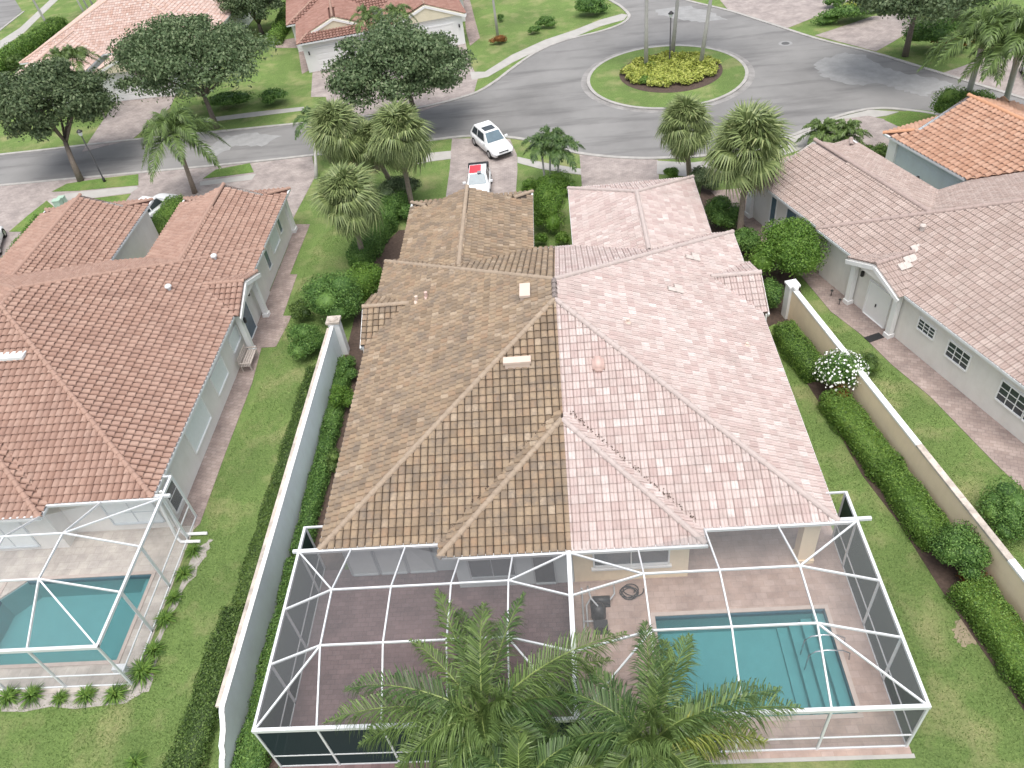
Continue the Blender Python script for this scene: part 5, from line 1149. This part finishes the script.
# ------------------------------------------------------------------ palms
def fan_mesh(mat, droop, seed, pet=.85):
    r_ = np.random.default_rng(seed); V = []; F = []
    nb = 30
    def q(*v): V.append(v); return len(V)-1
    a = q(0, -.02, 0); b = q(0, .02, 0); c = q(pet, .018, .02); d = q(pet, -.018, .02); F.append((a, b, c, d))
    for i in range(nb):
        t_ = -2.2+4.4*i/(nb-1); L = (1.05-.22*abs(t_)/2.2)*r_.uniform(.85, 1.1); dx, dy = math.cos(t_), math.sin(t_); w_ = .040
        sx, sy = -dy*w_, dx*w_; dr = droop*r_.uniform(.7, 1.3); o = (pet, 0, .02)
        m_ = (o[0]+dx*L*.5+.12, dy*L*.5, .05-dr*.18+.10*(1-abs(t_)/2.2)); e = (o[0]+dx*L*.86+.10, dy*L*.86, -dr*.62)
        i0 = q(*o); i1 = q(m_[0]+sx, m_[1]+sy, m_[2]); i2 = q(m_[0]-sx, m_[1]-sy, m_[2]); i3 = q(*e); F += [(i0, i2, i1), (i2, i3, i1)]
    me = bpy.data.meshes.new('fan_frond'); me.from_pydata(V, [], F); me.materials.append(M[mat]); return me
FANS = [fan_mesh('sabal', .55, 1), fan_mesh('sabal', .85, 2), fan_mesh('sabal', 1.1, 3)]; DEAD = fan_mesh('dead_leaf', 1.2, 4); INNER = fan_mesh('sabal', .7, 5, .25)
def sabal(px, py, zc, base, label, scale=1.0, n=84, dead=8, fan_only=False, sd=0):
    x, y, _ = at(px, py, zc); random.seed(sd)
    root = empty('sabal_palm', (base[0], base[1], 0), label, 'palm tree')
    mb = MB(); pts = [(base[0]+(x-base[0])*t_, base[1]+(y-base[1])*t_, -.1+(zc+.1)*t_) for t_ in (0, .06, .35, .7, 1)]; mb.tube(pts, [.30, .21, .17, .17, .22], 10); mb.build('trunk', M['palm_bark'], root, True)
    c = Vector((x, y, zc))-root.location
    for i in range(n+dead):
        f = i/(n+dead-1); el = R(82)-R(146)*f**1.0; az = i*2.39996+random.uniform(-.2, .2); me = DEAD if i >= n else FANS[min(2, int(f*3))]
        o = bpy.data.objects.new('frond', me); COL.objects.link(o); o.parent = root; o.location = c+Vector((0, 0, .12-.35*f))
        o.rotation_euler = (Matrix.Rotation(az, 3, 'Z')@Matrix.Rotation(-el, 3, 'Y')@Matrix.Rotation(random.uniform(-1.3, 1.3)*max(.3, 1-f*1.6), 3, 'X')).to_euler(); s_ = scale*random.uniform(.78, 1.2)*(1.0 if f < .8 else .92); o.scale = (s_, s_, s_)
    for i in range(26):
        f = i/25; o = bpy.data.objects.new('frond', INNER); COL.objects.link(o); o.parent = root; az = i*2.39996; o.location = c+Vector((math.cos(az)*.3*f, math.sin(az)*.3*f, (.95-.4*f)*scale))
        o.rotation_euler = (Matrix.Rotation(az, 3, 'Z')@Matrix.Rotation(-R(55-50*f), 3, 'Y')@Matrix.Rotation(random.uniform(-.5, .5), 3, 'X')).to_euler(); s_ = scale*random.uniform(.85, 1.0); o.scale = (s_, s_, s_)
    return root
sabal(349, 200, 4.9, at(365, 263)[:2], 'nearest sabal palm on the lawn left of the tan roof', 1.22, sd=1)
sabal(338, 133, 5.2, (-14.0, 52.5), 'left one of the two taller sabal palms behind', 1.25, sd=2)
sabal(399, 138, 5.4, at(412, 207)[:2], 'right one of the two taller sabal palms, by the tan garage', 1.25, dead=10, sd=3)
sabal(370, 145, 4.2, (-12.6, 53.2), 'shorter sabal palm squeezed between the two taller ones', .95, 44, sd=4)
sabal(685, 127, 4.3, at(690, 178)[:2], 'sabal palm beside the pale garage roof', 1.1, sd=5)
sabal(748, 150, 5.6, at(739, 238)[:2], 'taller sabal palm with grey dead fronds, in front of the mauve roof', 1.4, 60, 16, sd=6)
bush('bush', 368, 160, (1.2, 1.0, 1.0), 2.6, 'ground_cover', 2500, .16, 'shaggy undergrowth between the sabal trunks', lumps=10)

def frond_geo(p0, p1, p2, n=54, L=.85, wid=.045, droop=.5, seed=0, bush_=.5):
    """feather leaf along a bent stem p0-p1-p2; returns leaflets and stem"""
    r_ = np.random.default_rng(seed); p0, p1, p2 = (np.array(p, float) for p in (p0, p1, p2)); V = []; F = []; st = []
    for i in range(9):
        t_ = i/8; st.append(tuple((1-t_)**2*p0+2*t_*(1-t_)*p1+t_*t_*p2))
    for i in range(n):
        t_ = .10+.90*i/(n-1); b = (1-t_)**2*p0+2*t_*(1-t_)*p1+t_*t_*p2; tan = 2*(1-t_)*(p1-p0)+2*t_*(p2-p1); tan /= np.linalg.norm(tan)
        sd_ = np.cross(tan, [0, 0, 1.]); sd_ /= max(1e-6, np.linalg.norm(sd_)); up = np.cross(sd_, tan); ln = L*(math.sin(math.pi*min(1, .12+t_*.95))**.6*.8+.22)*r_.uniform(.85, 1.12)
        for s_ in (-1, 1):
            d = tan*(.45+.45*t_)+sd_*s_*r_.uniform(.7, .95)+up*r_.uniform(-bush_*.5, bush_); d /= np.linalg.norm(d)
            m_ = b+d*ln*.5+np.array([0, 0, .02]); e = b+d*ln*.93+np.array([0, 0, -droop*ln*r_.uniform(.25, 1.15)]); w_ = np.cross(d, up); w_ = w_/max(1e-6, np.linalg.norm(w_))*wid/2; k = len(V)
            V += [b-w_*.4, b+w_*.4, m_+w_, m_-w_, e]; F += [(k, k+1, k+2), (k, k+2, k+3), (k+3, k+2, k+4)]
    return V, F, st
def feather_frond(root, p0, p1, p2, mat, **kw):
    V, F, st = frond_geo(p0, p1, p2, **kw)
    o = mesh_obj('frond', V, F, M[mat], root)
    MB().tube(st, [.035, .032, .028, .025, .02, .017, .013, .01, .006], 5, False).build('frond_stem', M['rachis'], o)
    return o
# two feather palms in front of the cages, each frond bent to its own place
def fore_palm(cpx, cpy, zc, label, fr, seed):
    x, y, _ = at(cpx, cpy, zc); root = empty('feather_palm', (x+.1, y-.25, 0), label, 'palm tree'); C_ = Vector((x, y, zc))
    MB().tube([(x+.1, y-.25, -.1), (x+.08, y-.2, zc*.5), (x, y, zc-.7)], [.2, .15, .13], 10).build('trunk', M['palm_grey'], root, True)
    MB().tube([(x, y, zc-.75), (x, y, zc+.05)], [.15, .07], 10).build('crownshaft', M['crownshaft'], root, True)
    for i, (tx, ty, tz, lift, mat, L) in enumerate(fr):
        t_ = Vector(at(tx, ty, tz)); mid = C_.lerp(t_, .48)+Vector((0, 0, lift))
        feather_frond(root, C_, mid, t_, mat, n=125, L=L*1.12, wid=.036, droop=.9, bush_=1.1, seed=seed*50+i)
    random.seed(seed*9)
    for k in range(11):
        a = R(-200+220*k/10)+random.uniform(-.12, .12); rr = random.uniform(2.0, 3.0); e = C_+Vector((math.cos(a)*rr, math.sin(a)*rr*.8, random.uniform(-2.4, -1.2))); mid = C_.lerp(e, .45)+Vector((0, 0, 1.1))
        feather_frond(root, C_-Vector((0, 0, .25)), mid, e, ('palm_dark', 'palm_leaf')[k % 2], n=90, L=.85, wid=.036, droop=.9, bush_=1.1, seed=seed*70+k)
    return root
fore_palm(483, 716, 5.6, 'left one of the two feather palms in front of the cages', [
    (326, 722, 4.3, 1.7, 'palm_leaf', .95), (437, 590, 5.6, 1.6, 'palm_leaf', .75), (484, 604, 6.2, 1.5, 'palm_leaf', .85), (626, 634, 4.9, 1.8, 'palm_leaf', .95), (524, 594, 5.6, 1.2, 'palm_dark', .65),
    (345, 690, 4.6, 2.0, 'palm_dark', .95), (398, 768, 4.6, 1.4, 'palm_leaf', .95), (590, 700, 4.6, 1.3, 'palm_dark', .95), (360, 745, 4.2, 1.6, 'palm_leaf', .95), (610, 660, 4.7, 1.6, 'palm_leaf', .85), (460, 610, 5.6, 1.5, 'palm_dark', .8), (560, 768, 4.2, 1.2, 'palm_dark', .9), (470, 690, 7.4, .5, 'palm_leaf', .6), (505, 700, 7.2, .5, 'palm_leaf', .6), (486, 742, 6.9, .7, 'palm_leaf', .6), (440, 800, 4.0, 1.2, 'palm_leaf', .9), (520, 800, 4.2, 1.0, 'palm_leaf', .9), (410, 640, 5.2, 1.4, 'palm_leaf', .6)], 1)
fore_palm(652, 742, 5.4, 'right one of the two feather palms, reaching over the pool', [
    (645, 622, 5.4, 1.8, 'palm_dark', .8), (690, 636, 5.6, 1.4, 'palm_leaf', .9), (545, 690, 4.6, 1.7, 'palm_dark', .95), (585, 668, 4.8, 1.2, 'palm_dark', .7), (780, 690, 4.8, 1.6, 'palm_dark', .9), (665, 640, 5.6, 1.6, 'palm_leaf', .8), (800, 708, 4.5, 1.7, 'palm_leaf', .95), (765, 742, 4.2, 1.4, 'palm_yellow', .9), (560, 742, 4.4, 1.3, 'palm_dark', .95), (600, 790, 4.4, 1.1, 'palm_leaf', .9),
    (650, 712, 7.2, .5, 'palm_leaf', .6), (672, 742, 6.8, .6, 'palm_leaf', .6), (628, 745, 6.8, .6, 'palm_leaf', .6), (710, 795, 4.2, 1.0, 'palm_leaf', .9), (655, 800, 4.6, 1.0, 'palm_leaf', .9), (710, 712, 5.6, .9, 'palm_leaf', .7)], 2)
fore_palm(520, 790, 5.0, 'third feather palm whose tips show at the bottom edge', [
    (470, 742, 5.2, .9, 'palm_dark', .8), (520, 735, 5.6, .8, 'palm_leaf', .8), (575, 742, 5.0, .9, 'palm_dark', .8), (610, 765, 4.4, 1.0, 'palm_leaf', .85), (430, 775, 4.4, 1.0, 'palm_dark', .85)], 3)

def pal_mesh(mat, el, L, seed, n=44, ll=.6, wid=.06, droop=.5, curl=1.0):
    c, s_ = math.cos(el), math.sin(el); V, F, st = frond_geo((0, 0, 0), (L*.5*c, 0, L*.5*s_+L*.12), (L*(c*.75+.12), 0, L*s_*.6-L*.38*curl), n, ll, wid, droop, seed)
    t_ = MB().tube(st, [.03]*4+[.02]*3+[.01]*2, 4, False); b = len(V); V = list(V)+[tuple(v) for v in t_.V]; F = list(F)+[tuple(i+b for i in f) for f in t_.F]
    me = bpy.data.meshes.new('frond'); me.from_pydata([tuple(v) for v in V], [], F); me.materials.append(M[mat]); return me
PM = {}
def feather(base, top, label, L=3.0, n=14, mat='palm_leaf', tr=.14, ll=.6, bark='palm_grey', group=None, sd=0, name='feather_palm', shaft=.7, curl=1.0):
    random.seed(sd+100); key = (mat, L, ll, curl)
    if key not in PM: PM[key] = [pal_mesh(mat, e, L, 7+i, n=70 if L > 3 else 44, ll=ll, wid=.075 if L > 2 else .06, curl=curl) for i, e in enumerate((1.15, .75, .3, -.1))]
    root = empty(name, (base[0], base[1], 0), label, 'palm tree', group); b = Vector((*base, -.1)); t_ = Vector(top)
    bend = Vector((0, 0, 0)); MB().tube([b, b.lerp(t_, .3)+Vector((0, 0, .0)), b.lerp(t_, .65), t_-Vector((0, 0, shaft))], [tr*1.4, tr*1.05, tr*.95, tr*.85], 8).build('trunk', M[bark], root, True)
    if shaft > .1: MB().tube([t_-Vector((0, 0, shaft+.05)), t_], [tr*1.0, tr*.5], 8).build('crownshaft', M['crownshaft'], root, True)
    for i in range(n):
        f = i/max(1, n-1); me = PM[key][min(3, int(f*4))]; o = bpy.data.objects.new('frond', me); COL.objects.link(o); o.parent = root; o.location = t_-root.location
        o.rotation_euler = (0, random.uniform(-.12, .12), i*2.39996+random.uniform(-.25, .25)); s_ = random.uniform(.88, 1.1); o.scale = (s_, s_, s_)
    return root
feather(at(195, 193)[:2], at(174, 133, 4.9), 'drooping feather palm in front of the left road', 4.2, 17, 'palm_leaf', .17, 1.0, 'palm_bark', sd=1, curl=1.2)
feather(at(316, 178)[:2], at(314, 121, 3.6), 'dark feather palm left of the sabal palms', 2.6, 12, 'palm_dark', .12, .6, sd=2)
for i, (bx, by, tx, ty, lab) in enumerate(((546, 190, 541, 146, 'left one of three slender palms between the garages'), (550, 188, 550, 140, 'middle one of three slender palms between the garages'), (556, 190, 560, 148, 'right one of three slender palms between the garages'))):
    feather(at(bx, by)[:2], at(tx, ty, 3.3), lab, 1.95, 12, 'palm_dark', .07, .55, sd=3+i, group='slender palms between the garages')
for i, (bx, by, tx, ty, z_, lab) in enumerate(((963, 113, 985, 36, 7.2, 'tall leaning feather palm at the top right'), (1003, 112, 1022, 42, 7.2, 'second tall feather palm cut by the right edge'))):
    feather(at(bx, by)[:2], at(tx, ty, z_), lab, 4.2, 18, 'palm_leaf', .2, 1.0, sd=8+i)
for i, (bx, by, lab) in enumerate(((646, 70, 'left one of three tall royal palm trunks on the island'), (672, 56, 'middle one of three tall royal palm trunks on the island'), (700, 68, 'right one of three tall royal palm trunks on the island'))):
    b_ = at(bx, by)[:2]; feather(b_, (b_[0]+(0, .9, 1.3)[i], b_[1]+.2, 12.5), lab, 3.6, 15, 'palm_leaf', .15, .9, sd=11+i, group='royal palms on the island')
for i, (bx, by, tx, ty, z_, lab) in enumerate(((364, 60, 368, 20, 5.2, 'left one of two feather palms before the twin garages'), (392, 56, 395, 17, 5.6, 'right one of two feather palms before the twin garages'), (64, 92, 62, 60, 5.8, 'left one of two feather palms in front of the peach roof'), (80, 92, 76, 58, 5.8, 'right one of two feather palms in front of the peach roof'))):
    b_ = at(tx, ty, z_); feather((b_[0], b_[1]), b_, lab, 2.7, 12, 'palm_leaf', .1, .7, sd=16+i)
for i, (px, py, lab) in enumerate(((822, 135, 'left one of two low date palms before the mauve roof'), (846, 137, 'right one of two low date palms before the mauve roof'))):
    b_ = at(px, py, 1.0); feather((b_[0], b_[1]), (b_[0], b_[1], 1.2), lab, 2.1, 22, 'palm_leaf', .14, .42, 'palm_bark', sd=22+i, name='date_palm', shaft=0, curl=.8)
for i, (bx, by, h_, lab) in enumerate(((53, 34, 7, 'left one of the pale palm trunks behind the long hedge'), (50, 30, 7.5, 'second pale palm trunk behind the long hedge'), (88, 20, 6.5, 'left one of three palm trunks at the top of the far lawn'), (92, 16, 6.5, 'middle one of three palm trunks at the top of the far lawn'), (97, 13, 6.5, 'right one of three palm trunks at the top of the far lawn'), (498, 38, 8.5, 'single palm trunk rising from the copper shrub'))):
    b_ = at(bx, by)[:2]; feather(b_, (b_[0]-(.6 if i < 5 else .1), b_[1], h_), lab, 2.6, 10, 'palm_dark', .11, .6, sd=26+i)

# ------------------------------------------------------------------ cars
def loft(secs):
    """secs: list of (x, [(y, z)...]) cross sections of equal length, mirrored rings"""
    V = []; F = []; n = len(secs[0][1])
    for x, ring in secs: V += [(x, y, z) for y, z in ring]
    for i in range(len(secs)-1):
        for k in range(n): F.append((i*n+k, i*n+(k+1) % n, (i+1)*n+(k+1) % n, (i+1)*n+k))
    F += [tuple(range(n-1, -1, -1)), tuple(range((len(secs)-1)*n, len(secs)*n))]
    return V, F
def car(loc, head, label, L=4.55, W=1.86, H_=1.62, paint='white_car', kind='suv', group=None, z=.03):
    root = empty('parked_car', (loc[0], loc[1], z), label, 'car', group); cs, sn = math.cos(head), math.sin(head)
    def T(x, y, z_): return (loc[0]+x*cs-y*sn, loc[1]+x*sn+y*cs, z+z_)
    w2 = W/2; f = L/2
    def ring(hw, zb, zt, sh): return [(-hw*.9, zb), (-hw, zb+.12), (-hw, zt-.16), (-hw*.93, zt-.04), (-hw*.72, zt), (hw*.72, zt), (hw*.93, zt-.04), (hw, zt-.16), (hw, zb+.12), (hw*.9, zb)]
    belt = H_*.60; hood = H_*.57
    secs = [(-f, ring(w2*.84, .42, belt-.12, 0)), (-f+.12, ring(w2*.95, .28, belt-.02, 0)), (-f+.7, ring(w2, .24, belt+.02, 0)), (0, ring(w2, .22, belt, 0)), (f-1.45, ring(w2, .23, belt-.01, 0)), (f-1.1, ring(w2*.99, .24, hood, 0)), (f-.45, ring(w2*.97, .25, hood-.07, 0)), (f-.12, ring(w2*.88, .28, hood-.20, 0)), (f, ring(w2*.74, .36, hood-.34, 0))]
    V, F = loft(secs); body = mesh_obj('body', [T(*v) for v in V], F, M[paint], root, True)
    xr0, xr1 = (-f+.12, -f+.62); xw0, xw1 = f-1.30, f-2.02; zb = belt-.05; zt = H_
    cab = [(-f+.08, [(-w2*.84, zb), (-w2*.82, zb+.05), (w2*.82, zb+.05), (w2*.84, zb)]), (xr1, [(-w2*.93, zb), (-w2*.70, zt-.03), (w2*.70, zt-.03), (w2*.93, zb)]), (xr1+.35, [(-w2*.94, zb), (-w2*.71, zt), (w2*.71, zt), (w2*.94, zb)]), (xw1, [(-w2*.94, zb), (-w2*.70, zt-.03), (w2*.70, zt-.03), (w2*.94, zb)]), (xw0, [(-w2*.88, zb), (-w2*.86, zb+.03), (w2*.86, zb+.03), (w2*.88, zb)])]
    V, F = loft(cab); cabin = mesh_obj('cabin', [T(*v) for v in V], F, M[paint], root)
    def pan(name, pts, mat, par=root): return MB().add([T(*p) for p in pts], [tuple(range(len(pts)))]).build(name, M[mat], par)
    def lerp3(a, b, t_): return tuple(a[i]+(b[i]-a[i])*t_ for i in range(3))
    def inset(a, b, c, d, e, lift):
        cc = tuple(sum(q[i] for q in (a, b, c, d))/4 for i in range(3)); return [tuple(cc[i]+(q[i]-cc[i])*e+lift[i] for i in range(3)) for q in (a, b, c, d)]
    pan('windscreen', inset((xw0, -w2*.87, zb+.04), (xw0, w2*.87, zb+.04), (xw1, w2*.70, zt-.03), (xw1, -w2*.70, zt-.03), .88, (.015, 0, .015)), 'glass_blue')
    pan('rear_window', inset((-f+.08, w2*.82, zb+.05), (-f+.08, -w2*.82, zb+.05), (xr1, -w2*.70, zt-.03), (xr1, w2*.70, zt-.03), .80, (-.015, 0, .015)), 'glass')
    for s_ in (-1, 1):
        def sp(x, t_): return (x, s_*(w2*.94+(w2*.705-w2*.94)*t_+.012), zb+(zt-zb)*t_)
        xm_ = (xr1+xw1)/2-.1
        pan('side_window', [sp(xm_+.05, .16), sp(xw0-.42, .16), sp(xw1-.02, .88), sp(xm_+.05, .88)][::s_], 'glass'); pan('side_window', [sp(xr1-.12, .16), sp(xm_-.05, .16), sp(xm_-.05, .88), sp(xr1+.12, .88)][::s_], 'glass')
        MB().box(T(f-1.62, s_*(w2+.10), belt+.08), (.16, .22, .13), head).build('wing_mirror', M[paint], root)
        pan('headlight', [(f-.02, s_*w2*.46, hood-.36), (f-.16, s_*w2*.90, hood-.34), (f-.30, s_*w2*.955, hood-.20), (f-.10, s_*w2*.50, hood-.23)][::s_], 'lamp')
        pan('tail_light', [(-f-.005, s_*w2*.50, belt-.32), (-f+.04, s_*w2*.86, belt-.32), (-f+.06, s_*w2*.88, belt-.14), (-f+.0, s_*w2*.5, belt-.14)][::-s_], 'red_car')
        for x in (f-.88, -f+.86):
            c = (x, s_*(w2-.10), .34); o = MB().tube([(c[0], c[1]-.12, c[2]), (c[0], c[1]+.12, c[2])], .345, 16).build('wheel', M['tyre'], root, T=T)
            MB().tube([(c[0], c[1]+s_*.10, c[2]), (c[0], c[1]+s_*.128, c[2])], .21, 12).build('rim', M['rim'], o, T=T)
    pan('grille', [(f+.006, -w2*.44, hood-.36), (f+.006, w2*.44, hood-.36), (f-.055, w2*.44, hood-.24), (f-.055, -w2*.44, hood-.24)], 'black')
    MB().box((f-.02, 0, .40), (.06, W*.62, .15)).build('air_intake', M['black'], root, T=T)
    if kind == 'suv': pan('sunroof', [(xw1-.95, -w2*.5, zt+.012), (xw1-.2, -w2*.5, zt-.006), (xw1-.2, w2*.5, zt-.006), (xw1-.95, w2*.5, zt+.012)], 'glass')
    if kind == 'flag':
        zz = zt+.014
        pan('red_roof_panel', [(xr1+.15, -w2*.66, zz), (xw1-.02, -w2*.66, zz-.02), (xw1-.02, w2*.30, zz-.02), (xr1+.15, w2*.30, zz)], 'red_car')
        pan('white_roof_panel', [(xr1+.15, w2*.32, zz), (xw1-.02, w2*.32, zz-.02), (xw1-.02, w2*.66, zz-.02), (xr1+.15, w2*.66, zz)], 'white_car')
        pan('roof_mark', [(-.25, w2*.02, zz+.01), (.1, w2*.02, zz+.005), (.1, w2*.34, zz+.005), (-.25, w2*.34, zz+.01)], 'rim')
        MB().box((-f+.30, 0, H_*.80), (.55, W*.86, .30)).build('folded_top', M['black'], root, T=T)
    return root
pr_ = Vector(at(476, 145, .1)); pf_ = Vector(at(489.7, 157, .1)); hd = math.atan2(pf_.y-pr_.y, pf_.x-pr_.x); mid = (pr_+pf_)/2
car((mid.x-math.sin(hd)*.85, mid.y+math.cos(hd)*.85), hd, 'white car with dark glass sunroof, parked askew by the kerb')
q = at(477, 172, 1.5); car((q[0], q[1]-.15), R(-90), 'white car with red and white roof, parked nose to the tan garage', 3.95, 1.75, 1.48, kind='flag')
q = at(148, 200, 1.3); car((q[0], q[1]), R(70), 'white car standing on the drive between the red roofs', 4.5, 1.82, 1.45, kind='plain')
q = at(1, 240, .8); car((q[0]-1.35, q[1]+.3), R(110), 'white car just inside the left edge on the drive', 4.4, 1.8, 1.45, kind='plain')
q = at(1026, 71, .8); car((q[0]+1.0, q[1]), R(75), 'white car cut off by the right edge near the palms', 4.4, 1.8, 1.45, kind='plain')

# ------------------------------------------------------------------ street furniture
def lamp(base, h, label):
    root = empty('street_lamp', (base[0], base[1], 0), label, 'street lamp')
    MB().tube([(*base, 0), (*base, .35), (*base, .4), (*base, h-.25)], [.13, .11, .06, .05], 10).build('post', M['post_black'], root, True)
    MB().tube([(*base, h-.30), (*base, h-.22), (*base, h+.02)], [.07, .13, .20], 8).build('lantern', M['lamp'], root)
    MB().tube([(*base, h+.02), (*base, h+.08), (*base, h+.24)], [.25, .23, .05], 8).build('lantern_cap', M['post_black'], root)
lamp(at(669.5, 65)[:2], 4.4, 'black street lamp standing in the yellow green island bed')
lamp(at(105, 182)[:2], 4.4, 'black street lamp beside the dark oak on the left')
for px, py, lab, s_ in ((60, 207, 'pale green utility box beside the lawn wedge', .75), (64, 203, 'second pale green utility box behind the first', .65)):
    x, y, _ = at(px, py); root = empty('utility_box', (x, y, 0), lab, 'utility box')
    MB().box((x, y, .40*s_), (.75*s_, .6*s_, .8*s_)).build('housing', M['util_green'], root); MB().box((x, y, .83*s_), (.82*s_, .67*s_, .07)).build('lid', M['util_green'], root)
x, y, _ = at(253, 356, .6); bn = empty('bench', (-18.6, y, 0), 'weathered bench standing by the red roofed house wall', 'bench'); bx = -18.62
for k in range(4): MB().box((bx-.22+.14*k, y, .48), (.11, 1.5, .035)).build('seat_slat', M['wood_grey'], bn)
for k in range(3): MB().box((bx-.32, y, .62+.15*k), (.035, 1.5, .10)).build('back_slat', M['wood_grey'], bn)
for s_ in (-1, 1):
    for dx in (-.28, .24): MB().box((bx+dx, y+s_*.66, .24), (.06, .06, .46)).build('leg', M['wood_grey'], bn)
    MB().box((bx, y+s_*.72, .68), (.6, .07, .05)).build('armrest', M['wood_grey'], bn)
for px, py, lab in ((839, 305, 'small black path light behind the cream wall'), (831, 296, 'second small black path light behind the cream wall')):
    x, y, _ = at(px, py); o = MB().tube([(x, y, 0), (x, y, .35), (x, y, .37), (x, y, .45)], [.02, .02, .09, .03], 8).build('path_light', M['post_black'], base=(x, y, 0)); tag(o, lab, 'path light')
x, y, _ = at(874, 338); tag(MB().box((x, y, .035), (.9, .45, .03), R(20.5)).build('door_mat', M['black'], base=(x, y, 0)), 'dark doormat in front of the white double door', 'doormat')
